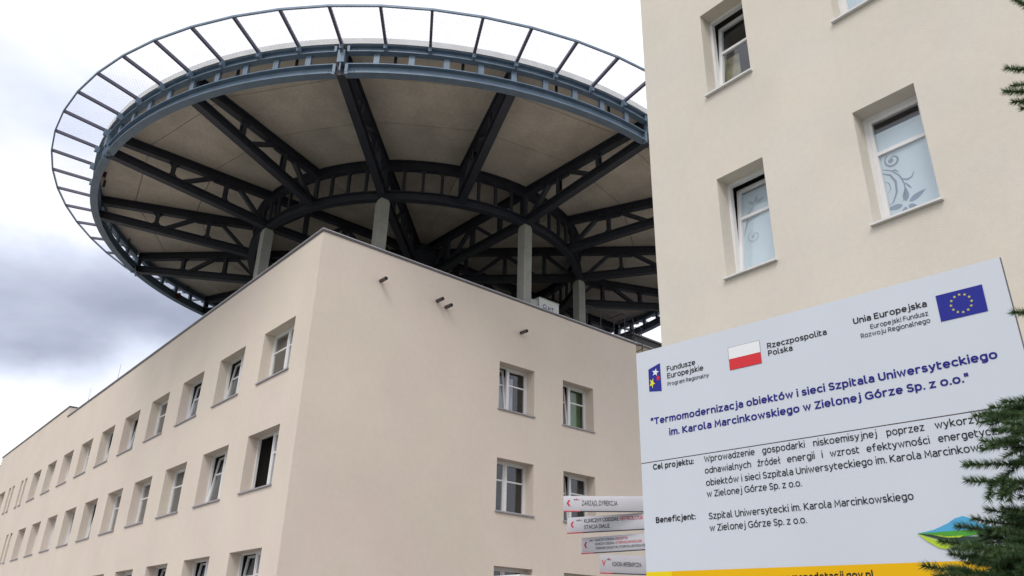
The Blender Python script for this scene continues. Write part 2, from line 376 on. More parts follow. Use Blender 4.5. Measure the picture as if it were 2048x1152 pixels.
# wall sheet with rectangular openings and reveals, in (u, z, w) wall space
class WallSpace:
    def __init__(self, origin, U, W): self.o = Vector(origin); self.U = Vector(U); self.W = Vector(W)
    def p(self, u, z, w=0.0): return self.o + self.U*u + self.W*w + Vector((0, 0, z))
def wall_sheet(mb, ws, u0, u1, z0, z1, openings, reveal):
    us = sorted({u0, u1, *[a for o in openings for a in o[:2]]}); zs = sorted({z0, z1, *[a for o in openings for a in o[2:4]]})
    us = [u for u in us if u0 <= u <= u1]; zs = [z for z in zs if z0 <= z <= z1]
    for i in range(len(us)-1):
        for j in range(len(zs)-1):
            cu, cz = (us[i]+us[i+1])/2, (zs[j]+zs[j+1])/2
            if any(o[0] < cu < o[1] and o[2] < cz < o[3] for o in openings): continue
            mb.face([ws.p(us[i], zs[j]), ws.p(us[i+1], zs[j]), ws.p(us[i+1], zs[j+1]), ws.p(us[i], zs[j+1])])
    for a, b, c, d in [o[:4] for o in openings]:
        r = reveal
        mb.face([ws.p(a, c), ws.p(a, c, r), ws.p(a, d, r), ws.p(a, d)])
        mb.face([ws.p(b, c), ws.p(b, c, r), ws.p(b, d, r), ws.p(b, d)])
        mb.face([ws.p(a, d), ws.p(a, d, r), ws.p(b, d, r), ws.p(b, d)])
        mb.face([ws.p(a, c), ws.p(a, c, r), ws.p(b, c, r), ws.p(b, c)])

def wbox(mb, ws, u0, u1, z0, z1, w0, w1):
    mb.hexa([ws.p(u0,z0,w0), ws.p(u1,z0,w0), ws.p(u1,z0,w1), ws.p(u0,z0,w1), ws.p(u0,z1,w0), ws.p(u1,z1,w0), ws.p(u1,z1,w1), ws.p(u0,z1,w1)])
def wring(mb, ws, u0, u1, z0, z1, w0, w1, t):
    wbox(mb, ws, u0, u0+t, z0, z1, w0, w1); wbox(mb, ws, u1-t, u1, z0, z1, w0, w1)
    wbox(mb, ws, u0+t, u1-t, z0, z0+t, w0, w1); wbox(mb, ws, u0+t, u1-t, z1-t, z1, w0, w1)

def make_window(root, ws, op, reveal, sashes, sill_mat='sill_grey', muntin=0.64, room='room', blind_or_sheen=None, film=None, vent=True, sill_w=0.05, sill_t=0.045, simple=False):
    """op = (u0,u1,z0,z1). sashes: list of (fraction0, fraction1, mode) with mode '', 'tilt' or 'open'."""
    u0, u1, z0, z1 = op; d = reveal
    mb = MB(); wring(mb, ws, u0, u1, z0+0.03, z1, d, d+0.08, 0.05)
    for s in sashes[1:]:
        um = u0+(u1-u0)*s[0]; wbox(mb, ws, um-0.035, um+0.035, z0+0.08, z1-0.05, d+0.004, d+0.076)
    win = mb.build('window', 'pvc'); rel(win, root)
    P = lambda o: setattr(o, 'parent', win) or o
    sb_ = MB(); wbox(sb_, ws, u0-0.03, u1+0.03, z0-0.012, z0+sill_t-0.012, -sill_w, -0.002)
    wbox(sb_, ws, u0+0.004, u1-0.004, z0+0.003, z0+0.030, -0.001, d+0.02)
    P(sb_.build('sill', sill_mat))
    if vent:
        vb = MB(); um = u0+(u1-u0)*0.30; wbox(vb, ws, um-0.2, um+0.2, z1-0.035, z1-0.003, d-0.035, d-0.002); P(vb.build('vent', 'pvc'))
    for k, (f0, f1, mode) in enumerate(sashes):
        a = u0+(u1-u0)*f0+(0.04 if f0 == 0 else 0.03); b = u0+(u1-u0)*f1-(0.04 if f1 == 1 else 0.03)
        c, e_ = z0+0.07, z1-0.04; w0, w1 = d+0.02, d+0.085
        mb = MB(); wring(mb, ws, a, b, c, e_, w0, w1, 0.062)
        zm = c+(e_-c)*muntin; wbox(mb, ws, a+0.062, b-0.062, zm-0.025, zm+0.025, w0+0.006, w1-0.006)
        pans = []
        for (q0, q1) in ((c+0.06, zm-0.023), (zm+0.023, e_-0.06)):
            pm = MB(); wbox(pm, ws, a+0.06, b-0.06, q0, q1, w0+0.026, w0+0.036); pans.append(pm)
        def xf(m):
            if mode == 'tilt':      # hinged along the lower edge, top leaning into the room
                ang = 0.11
                for i, v in enumerate(m.v):
                    q = Vector(v); zz = q.z-c; wv = (q-ws.o).dot(ws.W)-w0
                    nw = wv*math.cos(ang)+zz*math.sin(ang); nz = zz*math.cos(ang)-wv*math.sin(ang)
                    q = q + ws.W*(nw-wv); q.z = c+nz; m.v[i] = tuple(q)
            elif mode == 'open':    # hinged at its far side, swung into the room
                ang = rad(30)
                for i, v in enumerate(m.v):
                    q = Vector(v); uu = (q-ws.o).dot(ws.U)-a; wv = (q-ws.o).dot(ws.W)-w0
                    nu = uu*math.cos(ang)-wv*math.sin(ang); nw = uu*math.sin(ang)+wv*math.cos(ang)
                    q = q + ws.U*(nu-uu) + ws.W*(nw-wv); m.v[i] = tuple(q)
        xf(mb); P(mb.build('sash', 'pvc'))
        for pm in pans: xf(pm); P(pm.build('pane', 'glass'))
        if film is not None:
            fm = MB(); fm.face([ws.p(a+0.061, c+0.061, w0+0.05), ws.p(b-0.061, c+0.061, w0+0.05), ws.p(b-0.061, e_-0.061-film[0], w0+0.05), ws.p(a+0.061, e_-0.061-film[0], w0+0.05)])
            xf(fm); P(fm.build('film', 'film'))
            pr = MB()
            for poly in film[1]:
                pr.face([ws.p(b-0.062-(b-a-0.124)*x, c+0.062+(e_-c-0.124)*y, w0+0.047) for x, y in poly])
            xf(pr); P(pr.build('film_print', film[2] if len(film) > 2 else 'film_print'))
    if blind_or_sheen:
        f0, f1, g0, g1, bmat, wd = blind_or_sheen; bb = MB()
        wbox(bb, ws, u0+(u1-u0)*f0, u0+(u1-u0)*f1, z0+(z1-z0)*g0, z0+(z1-z0)*g1, d+wd, d+wd+0.02); P(bb.build('blind_or_sheen', bmat))
    rm = MB(); q0, q1, c0, c1, e0, e1 = u0-0.2, u1+0.2, z0-0.05, z1+0.15, d+0.082, d+2.6
    rm.face([ws.p(q0,c0,e1), ws.p(q1,c0,e1), ws.p(q1,c1,e1), ws.p(q0,c1,e1)])
    for (x0, x1) in ((q0, q0), (q1, q1)): rm.face([ws.p(x0,c0,e0), ws.p(x0,c0,e1), ws.p(x0,c1,e1), ws.p(x0,c1,e0)])
    for zc in (c0, c1): rm.face([ws.p(q0,zc,e0), ws.p(q1,zc,e0), ws.p(q1,zc,e1), ws.p(q0,zc,e1)])
    for (x0, x1, y0, y1) in ((q0, u0, c0, c1), (u1, q1, c0, c1), (u0, u1, c0, z0+0.03), (u0, u1, z1, c1)):
        rm.face([ws.p(x0,y0,e0), ws.p(x1,y0,e0), ws.p(x1,y1,e0), ws.p(x0,y1,e0)])
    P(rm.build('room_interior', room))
    return win

# ------------------------------------------------------------------ ground
g = MB(); g.face([(-900,-900,0),(900,-900,0),(900,900,0),(-900,900,0)]); tag(g.build('ground', 'ground'), kind='structure')
g = MB(); g.face([(-22,-30,0.004),(60,-30,0.004),(60,90,0.004),(-22,90,0.004)]); tag(g.build('paved_yard', 'paving'), kind='structure')

# ------------------------------------------------------------------ long hospital wing
AX, AY, AZ = 9.078, 19.644, 12.87
FX1 = 23.25
A = thing('hospital_wing', (AX, AY, 0))
tag(A, 'long cream plastered hospital wing with rows of white windows, carrying the round landing deck', 'building')
rows = [(8.765, 10.44), (5.44, 7.15), (2.13, 3.82)]
wsL = WallSpace((AX, 0, 0), (0, 1, 0), (1, 0, 0)); wsF = WallSpace((0, AY, 0), (1, 0, 0), (0, 1, 0))
left_ops = []
for k in range(10):
    y0 = 20.74+k*3.595
    for r, (z0, z1) in enumerate(rows): left_ops.append((y0, y0+2.14-0.012*k, z0, z1, r, k))
slits = []
for y0 in (56.8, 57.95, 60.55, 61.7):
    for r, (z0, z1) in enumerate(rows): slits.append((y0, y0+0.66, z0, z1, r, 20))
for y0 in (63.6, 67.2):
    for r, (z0, z1) in enumerate(rows): left_ops.append((y0, y0+2.1-0.3*(y0 > 66), z0, z1, r, 11))
front_ops = []
for c, (x0, x1) in enumerate(((16.10, 17.70), (19.09, 20.67))):
    for r, (z0, z1) in enumerate(rows): front_ops.append((x0, x1, z0, z1, r, c))
YS, YE, ZT = 49.69, 69.0, 13.47
wl_ = MB()
wall_sheet(wl_, wsL, AY, 82.0, 0, AZ, left_ops+slits, 0.335)
wl_.face([(AX,YS,AZ),(AX,YE,AZ),(AX,YE,ZT),(AX,YS,ZT)])
wl_.face([(AX,YS,AZ-0.6),(AX+0.44,YS,AZ-0.6),(AX+0.44,YS,ZT),(AX,YS,ZT)])      # step up to the taller parapet
wl_.face([(AX+0.44,YS,AZ-0.6),(AX+0.44,YE,AZ-0.6),(AX+0.44,YE,ZT),(AX+0.44,YS,ZT)])
wl_.face([(AX,YE,AZ-0.6),(AX+0.44,YE,AZ-0.6),(AX+0.44,YE,ZT),(AX,YE,ZT)])
wl_.face([(AX,YS,ZT),(AX+0.44,YS,ZT),(AX+0.44,YE,ZT),(AX,YE,ZT)])
wl_.face([(AX,82,0),(FX1,82,0),(FX1,82,AZ),(AX,82,AZ)])
rel(wl_.build('wall', 'plaster'), A)
wf = MB(); wall_sheet(wf, wsF, AX, FX1, 0, AZ, front_ops, 0.405)
wf.face([(FX1,AY,0),(FX1,AY+1.25,0),(FX1,AY+1.25,AZ),(FX1,AY,AZ)])
rel(wf.build('wall', 'plaster'), A)
rw = MB(); RY = AY+1.25; RZ = 13.62
rw.face([(FX1-0.001,RY,0),(44,RY,0),(44,RY,RZ),(FX1-0.001,RY,RZ)])
rw.face([(FX1-0.001,RY,AZ-0.5),(FX1-0.001,RY+0.4,AZ-0.5),(FX1-0.001,RY+0.4,RZ),(FX1-0.001,RY,RZ)])
rw.face([(FX1-0.001,RY+0.4,AZ-0.5),(44,RY+0.4,AZ-0.5),(44,RY+0.4,RZ),(FX1-0.001,RY+0.4,RZ)])
rw.face([(44,RY,0),(44,82,0),(44,82,AZ),(44,RY,AZ)])
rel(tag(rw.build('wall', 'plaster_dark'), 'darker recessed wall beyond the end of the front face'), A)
rf = MB(); rf.box(AX+0.3, 43.9, AY+0.3, 81.9, 12.2, 12.4); rel(rf.build('roof', 'roof_felt'), A)
pb = MB()   # inner faces of the parapet
pb.face([(AX+0.4,AY+0.4,12.4),(FX1,AY+0.4,12.4),(FX1,AY+0.4,AZ),(AX+0.4,AY+0.4,AZ)])
pb.face([(AX+0.4,AY+0.4,12.4),(AX+0.4,82,12.4),(AX+0.4,82,AZ),(AX+0.4,AY+0.4,AZ)])
rel(pb.build('parapet', 'plaster'), A)
def coping(x0, x1, y0, y1, z):
    m = MB(); m.box(x0, x1, y0, y1, z, z+0.05); rel(m.build('coping', 'coping'), A)
    m = MB(); m.box(x0-0.02, x1+0.02, y0-0.02, y1+0.02, z+0.052, z+0.082); rel(m.build('coping_cap', 'coping_top'), A)
coping(AX-0.035, AX+0.43, AY+0.44, YS-0.03, AZ+0.002)
coping(AX-0.035, FX1+0.03, AY-0.035, AY+0.40, AZ+0.002)
coping(AX-0.035, AX+0.46, YS-0.015, YE+0.015, ZT+0.002)
coping(AX-0.035, AX+0.43, YE+0.04, 82, AZ+0.002)
coping(FX1+0.06, 44, RY-0.035, RY+0.42, RZ+0.002)

tilted = {(0,1),(0,2),(0,4),(0,5),(0,7),(1,1),(1,5),(1,6),(2,0),(2,1),(2,2)}
for (u0, u1, z0, z1, r, k) in left_ops:
    m0 = 'tilt' if (r, k) in tilted else ('open' if (r, k) == (1, 0) else '')
    # the far sash (larger y) is the one seen first in its opening
    blind_or_sheen = None
    if (r, k) == (0, 1): blind_or_sheen = (0.35, 0.97, 0.03, 0.55, 'blind_green', 0.32)
    if (r*5+k*3) % 4 in (1, 2) and k > 1: blind_or_sheen = (0.5, 0.97, 0.03, (0.6, 0.97, 0.75)[k % 3], ('curtain', 'room_pale', 'blind_or_sheen_lilac')[(k+r) % 3], 0.28)
    if (r, k) in ((0, 0), (0, 3), (1, 4)): blind_or_sheen = (0.45, 0.80, 0.03, 0.97, 'curtain', 0.30)
    make_window(A, wsL, (u0, u1, z0, z1), 0.335, [(0, 0.5, ''), (0.5, 1, m0)], blind_or_sheen=blind_or_sheen, room='room_dark' if (r, k) == (1, 0) or r == 2 else ('room_pale' if k in (0, 3, 4) else 'room'), vent=k < 6)
for (u0, u1, z0, z1, r, k) in slits:
    make_window(A, wsL, (u0, u1, z0, z1), 0.335, [(0, 1, '')], vent=False)
for (u0, u1, z0, z1, r, c) in front_ops:
    m0 = 'tilt' if (r, c) in ((0, 0), (0, 1), (1, 1)) else ''
    blind_or_sheen = None
    if (r, c) == (0, 1): blind_or_sheen = (0.60, 1.0, 0.0, 1.0, 'blind_green', 0.30)
    if (r, c) == (0, 0): blind_or_sheen = (0.0, 0.74, 0.0, 0.86, 'blind_or_sheen_lilac', 0.28)  # lilac sheet behind the glass, painted stand-in for reflected sky
    make_window(A, wsF, (u0, u1, z0, z1), 0.405, [(0, 0.44, m0), (0.44, 1, '')], blind_or_sheen=blind_or_sheen, room='room_dark' if r else 'room', sill_mat='sill_grey', vent=(r, c) == (1, 0))
for (x, z) in ((11.19, 11.88), (13.36, 11.85), (13.72, 11.73), (17.03, 11.72)):
    m = MB(); m.tube([(x, AY+0.05, z), (x, AY-0.33, z-0.015)], 0.062, 14)
    m.cur = 1; m.tube([(x, AY-0.3305, z-0.015), (x, AY-0.334, z-0.015)], 0.050, 14)
    rel(shade(m.build('drain_pipe', ['pipe', 'pipe_hole'])), A)

# dark plant room on the roof behind
pr = thing('plant_room', (34.0, 27.0, 12.4)); tag(pr, 'dark clad plant room on the roof beyond the roof ladder, under the deck', 'plant room')
m = MB(); m.box(27.0, 42.0, 23.0, 31.0, 12.401, 15.25); rel(m.build('wall', 'cladding'), pr)
m = MB(); m.box(26.9, 42.1, 22.9, 31.1, 15.252, 15.34); rel(m.build('roof_edge', 'coping'), pr)

# ------------------------------------------------------------------ near building on the right
ryw = rad(-1.045); nR = Vector((math.cos(ryw), math.sin(ryw), 0)); tR = Vector((-math.sin(ryw), math.cos(ryw), 0)); DR = 8.94
wsR = WallSpace(nR*DR, tR, nR)
B = thing('near_building', wsR.p(7.316, 0))
tag(B, 'tall cream plastered building corner behind the information board, windows with white sills', 'building')
opsR = [(5.215, 6.035, 6.53, 8.24), (2.985, 3.81, 6.50, 8.235), (5.215, 6.035, 9.83, 11.54), (2.985, 3.81, 9.82, 11.53)]
m = MB(); wall_sheet(m, wsR, -6, 7.316, 0, 13.7, opsR, 0.255)
for (a, b) in ((7.316, 7.316), (-6, -6)): m.face([wsR.p(a,0,0), wsR.p(a,0,11), wsR.p(a,13.7,11), wsR.p(a,13.7,0)])
m.face([wsR.p(-6,0,11), wsR.p(7.316,0,11), wsR.p(7.316,13.7,11), wsR.p(-6,13.7,11)])
rel(m.build('wall', 'plaster_near'), B)
m = MB(); m.face([wsR.p(-6,13.4,0.1), wsR.p(7.316,13.4,0.1), wsR.p(7.316,13.4,11), wsR.p(-6,13.4,11)]); rel(m.build('roof', 'roof_felt'), B)
m = MB(); wbox(m, wsR, -6.03, 7.35, 13.702, 13.78, -0.04, 0.4); rel(m.build('coping', 'coping'), B)

# printed flourishes on the frosted window films, (x from the left seen from outside, y up), both 0..1
def stroke(pts, w0, w1):
    n = len(pts); L_, R_ = [], []
    for i, (x, y) in enumerate(pts):
        ax, ay = pts[max(i-1, 0)]; bx, by = pts[min(i+1, n-1)]
        dx, dy = (bx-ax)*0.62, (by-ay)*1.5; l = math.hypot(dx, dy) or 1; nx, ny = -dy/l, dx/l
        t = i/(n-1); w = (w0*(1-t)+w1*t)*(0.35+0.65*math.sin(math.pi*min(max(t, 0.02), 0.98)))
        L_.append((x+nx*w/0.62, y+ny*w/1.5)); R_.append((x-nx*w/0.62, y-ny*w/1.5))
    return [[L_[i], L_[i+1], R_[i+1], R_[i]] for i in range(n-1)]
def clip01(polys): return [[(min(max(x, 0.003), 0.997), min(max(y, 0.003), 0.997)) for x, y in p] for p in polys]
def spiral(cx, cy, r0, r1, a0, a1, n=26):
    return [(cx+(r0+(r1-r0)*i/n)*math.cos(a0+(a1-a0)*i/n)/0.62, cy+(r0+(r1-r0)*i/n)*math.sin(a0+(a1-a0)*i/n)/1.5) for i in range(n+1)]
def petal(cx, cy, ang, L_, w):
    p = []; c, s = math.cos(ang), math.sin(ang)
    for i in range(9):
        t = i/8; x = 0.16*L_+t*L_*0.84; y = w*math.sin(math.pi*t**0.8)*(1-0.2*t)
        p.append((x, y))
    q = [(x, -y) for x, y in reversed(p[1:-1])]
    allp = p+q
    return [(cx+(c*x-s*y)/0.62, cy+(s*x+c*y)/1.5) for x, y in allp]
def dot(cx, cy, r): return [(cx+r*math.cos(a*math.pi/6)/0.62, cy+r*math.sin(a*math.pi/6)/1.5) for a in range(12)]
pB = []
pB += stroke(spiral(0.25, 0.575, 0.040, 0.110, 2.2, -4.2), 0.014, 0.016); pB.append(dot(0.21, 0.575, 0.036))
pB += stroke([(0.02,0.52),(0.20,0.47),(0.32,0.40),(0.38,0.31),(0.36,0.22),(0.28,0.15)], 0.014, 0.006)
pB += stroke([(0.0,0.48),(0.14,0.44),(0.22,0.36),(0.20,0.26),(0.10,0.18),(0.02,0.16)], 0.022, 0.008)
pB += stroke([(0.0,0.40),(0.08,0.37),(0.10,0.31),(0.03,0.28)], 0.008, 0.005)
pB += stroke([(0.36,0.36),(0.46,0.335),(0.55,0.345),(0.62,0.39)], 0.020, 0.006)
pB += stroke([(0.18,0.475),(0.26,0.47),(0.32,0.435)], 0.016, 0.006)
pB += stroke([(0.40,0.31),(0.46,0.27),(0.50,0.24)], 0.018, 0.008)
for ang, L_, w in ((1.42, 0.24, 0.045), (0.38, 0.29, 0.042), (-0.75, 0.20, 0.042), (-1.9, 0.20, 0.040), (3.05, 0.25, 0.040)): pB.append(petal(0.33, 0.115, ang, L_, w))
pA = []
pA += stroke(spiral(0.30, 0.42, 0.04, 0.12, 2.2, -4.4), 0.014, 0.012); pA.append(dot(0.27, 0.42, 0.030))
pA += stroke([(0.02,0.50),(0.10,0.60),(0.24,0.64),(0.42,0.645),(0.55,0.67)], 0.010, 0.014)
pA += stroke([(0.02,0.46),(0.08,0.56),(0.14,0.66),(0.22,0.74)], 0.018, 0.010)
pA += stroke([(0.10,0.62),(0.18,0.72),(0.30,0.79)], 0.022, 0.010)
for ang, L_, w in ((1.3, 0.16, 0.035), (0.4, 0.2, 0.035), (2.4, 0.16, 0.03)): pA.append(petal(0.36, 0.80, ang, L_, w))
make_window(B, wsR, opsR[0], 0.255, [(0, 1, 'tilt')], 'sill_white', 0.66, film=(0.02, clip01(pA), 'film_print_faint'), vent=False, sill_w=0.06, sill_t=0.028)
make_window(B, wsR, opsR[1], 0.255, [(0, 1, '')], 'sill_white', 0.66, film=(0.16, clip01(pB)), vent=False, sill_w=0.06, sill_t=0.028)
make_window(B, wsR, opsR[2], 0.255, [(0, 1, 'tilt')], 'sill_white', 0.62, blind_or_sheen=(0.62, 0.98, 0.02, 0.60, 'curtain', 0.30), vent=False, sill_w=0.06, sill_t=0.028)
make_window(B, wsR, opsR[3], 0.255, [(0, 1, '')], 'sill_white', 0.62, film=(0.16, []), vent=False, sill_w=0.06, sill_t=0.028)

# ------------------------------------------------------------------ helipad
HC = Vector((17.724, 27.695, 0)); A0 = rad(225.37)
Hp = thing('helipad', (HC.x, HC.y, 12.4))
tag(Hp, 'round steel and concrete rooftop landing deck with safety net rim, standing on concrete columns', 'helipad')
def hb(mb, name, mats, a=0.0):       # mesh in deck space (origin on the axis, z absolute) turned by angle a
    o = link(name, mb.mesh(name, mats) if isinstance(mb, MB) else mb, Hp)
    o.location = (0, 0, -12.4); o.rotation_euler = (0, 0, a); return o
def hcopy(src, a, parent=None):
    o = src.copy(); COL.objects.link(o); o.rotation_euler = (0, 0, a)
    if parent is not None: o.parent = parent; o.location = (0,0,0); o.rotation_euler = (0,0,0)
    return o
DA = math.pi/8
ZL0, ZL1, ZU0, ZU1, ZD0, ZD1 = 17.28, 17.64, 18.05, 18.31, 18.335, 18.53
RO = 13.70
# ring beams: one segment per bay, curved I-sections
def curved_i(r_web, z0, z1, wf_in, wf_out, tf, tw, a0, a1, n=8):
    m = MB(); m.ring(r_web-wf_in, r_web+wf_out, z0, z0+tf, n, a0, a1); m.ring(r_web-wf_in, r_web+wf_out, z1-tf, z1, n, a0, a1)
    m.ring(r_web-tw/2, r_web+tw/2, z0+tf, z1-tf, n, a0, a1); return m
gap = 0.012
low = hb(curved_i(RO-0.145, ZL0, ZL1, 0.13, 0.15, 0.028, 0.02, gap, 2*DA-gap, 16), 'lower_ring_beam', 'steel_blue', A0)
upp = hb(curved_i(RO-0.06, ZU0, ZU1, 0.10, 0.125, 0.024, 0.02, gap, 2*DA-gap, 16), 'upper_ring_beam', 'steel_blue', A0)
stub_me = []
for j in range(0, 5):
    q = MB(); a = DA*j/5; c, s = math.cos(a), math.sin(a); r0 = RO-0.09
    q.prism([Vector((r0*c, r0*s, ZL1+0.001))+Vector((c,s,0))*dx+Vector((-s,c,0))*dy for dx, dy in ((-0.05,-0.09),(0.05,-0.09),(0.05,0.09),(-0.05,0.09))], (0, 0, ZU0-ZL1-0.002))
    stub_me.append(q.mesh('ring_post', 'steel_blue'))
nd = MB()       # node plate and brackets where a truss meets the rings
nd.box(RO-0.14, RO+0.075, -0.11, 0.11, ZL1+0.001, ZU0+0.06); nd.box(RO-0.01, RO+0.05, -0.02, 0.02, ZL0+0.06, ZL1)
for s_ in (-1, 1):
    nd.box(RO-0.16, RO+0.012, s_*0.20-0.05, s_*0.20+0.05, ZL0-0.05, ZL0-0.001); nd.box(RO-0.134, RO+0.008, s_*0.19-0.045, s_*0.19+0.045, ZL0+0.03, ZL1-0.03)
    nd.box(RO-0.03, RO+0.055, s_*0.20-0.04, s_*0.20+0.04, ZU0+0.03, ZU1-0.03)
bolts = MB()
for s_ in (-1, 1):
    for dx in (0.30, 0.40):
        bolts.box(RO-0.135, RO-0.122, s_*dx-0.014, s_*dx+0.014, ZL0+0.16, ZL0+0.19); bolts.box(RO-0.05, RO-0.038, s_*dx-0.014, s_*dx+0.014, ZU0+0.12, ZU0+0.15)
bolt_me = bolts.mesh('splice_bolts', 'steel_post')
node_me = nd.mesh('node_bracket', 'steel_blue')
for k in range(16):
    a = A0+k*DA
    if k and k % 2 == 0:
        hcopy(low, a); hcopy(upp, a)
    for me in stub_me[(k+1) % 2:]: hb(me, 'ring_post', None, a)
    if k % 2 == 0:
        hb(node_me, 'node_bracket', None, a); hb(bolt_me, 'splice_bolts', None, a)['kind'] = 'stuff'

# radial trusses
RI = 7.34; ZB_IN, ZT_IN = 16.62, 18.31
def truss_parts():
    ro, ri = RO-0.20, RI+0.10; hc = 0.34
    zt = ZT_IN-0.01-hc/2
    zb = lambda r: (ZL0+0.02+hc/2)+(ZB_IN+0.02+hc/2-(ZL0+0.02+hc/2))*((ro-r)/(ro-ri))
    parts = []
    m = MB(); m.ibeam((ro,0,zt), (ri,0,zt), 0.26, hc, 0.03, 0.03); parts.append(('top_chord', m))
    m = MB(); m.ibeam((ro+0.05,0,zb(ro)), (ri,0,zb(ri)), 0.28, hc, 0.03, 0.03); parts.append(('bottom_chord', m))
    def post(f, w):
        r = ro-(ro-ri)*f; z0, z1 = zb(r)+hc/2-0.02, zt-hc/2+0.02; fl = min(0.17, (z1-z0)*0.38)
        pl = [(r+w/2+fl, z0),(r+w/2, z0+fl),(r+w/2, z1-fl),(r+w/2+fl, z1),(r-w/2-fl, z1),(r-w/2, z1-fl),(r-w/2, z0+fl),(r-w/2-fl, z0)]
        m = MB(); m.prism([(x, -0.045, z) for x, z in pl], (0, 0.09, 0)); m.prism([(r-w/2,-0.10,z0),(r+w/2,-0.10,z0),(r+w/2,0.10,z0),(r-w/2,0.10,z0)], (0,0,z1-z0)); return m
    parts.append(('web_post', post(0.36, 0.14))); parts.append(('web_post', post(0.70, 0.14)))
    def diag(f0, top0, f1, top1):
        r0, r1 = ro-(ro-ri)*f0, ro-(ro-ri)*f1
        a = (r0, 0, zt-hc/2+0.06 if top0 else zb(r0)+hc/2-0.06); b = (r1, 0, zt-hc/2+0.06 if top1 else zb(r1)+hc/2-0.06)
        m = MB(); m.bar(a, b, 0.17, 0.15); return m
    parts.append(('diagonal', diag(0.42, False, 0.62, True))); parts.append(('diagonal', diag(0.77, True, 0.955, False)))
    # gusset where the first diagonal and second post meet the top chord
    m = MB(); r0, r1 = ro-(ro-ri)*0.60, ro-(ro-ri)*0.80
    m.prism([(r0,-0.04,zt-hc/2+0.01),(r1,-0.04,zt-hc/2+0.01),(r1+0.08,-0.04,zt-hc/2-0.14),(r0-0.08,-0.04,zt-hc/2-0.14)], (0,0.08,0)); parts.append(('gusset', m))
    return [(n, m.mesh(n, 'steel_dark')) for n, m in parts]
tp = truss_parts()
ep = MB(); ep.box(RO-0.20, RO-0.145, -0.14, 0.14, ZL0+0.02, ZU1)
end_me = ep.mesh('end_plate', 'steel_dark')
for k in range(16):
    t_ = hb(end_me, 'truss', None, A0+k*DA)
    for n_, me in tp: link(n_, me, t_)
# inner ring: two curved chords and posts
for k in range(16):
    a = A0+k*DA
    if k == 0:
        it = hb(curved_i(RI, ZT_IN-0.36, ZT_IN, 0.14, 0.14, 0.03, 0.03, 0, DA, 6), 'inner_ring_top_chord', 'steel_dark', a)
        ib = hb(curved_i(RI, ZB_IN-0.02, ZB_IN+0.33, 0.15, 0.15, 0.03, 0.03, 0, DA, 6), 'inner_ring_bottom_chord', 'steel_dark', a)
        ips = []
        for j in range(4):
            aa = DA*j/4; c, s = math.cos(aa), math.sin(aa); w = 0.11 if j else 0.16; fl = 0.09
            z0, z1 = ZB_IN+0.31, ZT_IN-0.34
            q = MB(); pl = [(w/2+fl, z0),(w/2, z0+fl*1.6),(w/2, z1-fl*1.6),(w/2+fl, z1),(-w/2-fl, z1),(-w/2, z1-fl*1.6),(-w/2, z0+fl*1.6),(-w/2-fl, z0)]
            q.prism([Vector(((RI-0.05)*c, (RI-0.05)*s, z))+Vector((-s,c,0))*x for x, z in pl], Vector((c,s,0))*0.10)
            ips.append(q.mesh('inner_ring_post', 'steel_dark'))
    else: hcopy(it, a); hcopy(ib, a)
    for me in ips: hb(me, 'inner_ring_post', None, a)
# spokes inside the inner ring (every second truss) and the hub
def spoke_parts():
    parts = []; ro, ri = RI-0.16, 0.75; hc = 0.32; zt = ZT_IN-0.01-hc/2; zb = ZB_IN+hc/2
    m = MB(); m.ibeam((ro,0,zt), (ri,0,zt), 0.26, hc); parts.append(('top_chord', m))
    m = MB(); m.ibeam((ro,0,zb), (ri,0,zb), 0.28, hc); parts.append(('bottom_chord', m))
    for f in (0.22, 0.5, 0.78):
        r = ro-(ro-ri)*f; m = MB(); m.box(r-0.09, r+0.09, -0.08, 0.08, zb+hc/2-0.01, zt-hc/2+0.01); parts.append(('web_post', m))
    for f0, f1 in ((0.03, 0.22), (0.28, 0.5), (0.72, 0.5), (0.97, 0.78)):
        m = MB(); m.bar((ro-(ro-ri)*f0,0,zb+hc/2-0.04), (ro-(ro-ri)*f1,0,zt-hc/2+0.04), 0.15, 0.14); parts.append(('diagonal', m))
    return [(n, m.mesh(n, 'steel_dark')) for n, m in parts]
spk = spoke_parts()
for k in range(0, 16, 2):
    t_ = hb(end_me, 'truss', None, A0+k*DA); 
    e2 = MB(); e2.box(RI-0.19, RI-0.152, -0.13, 0.13, ZB_IN+0.31, ZT_IN-0.34)
    if k == 0: e2m = e2.mesh('end_plate', 'steel_dark')
    t_.data = e2m
    for n_, me in spk: link(n_, me, t_)
m = MB(); m.ring(0.55, 0.74, ZB_IN-0.02, ZT_IN-0.005, 16); hb(m, 'hub', 'steel_dark')
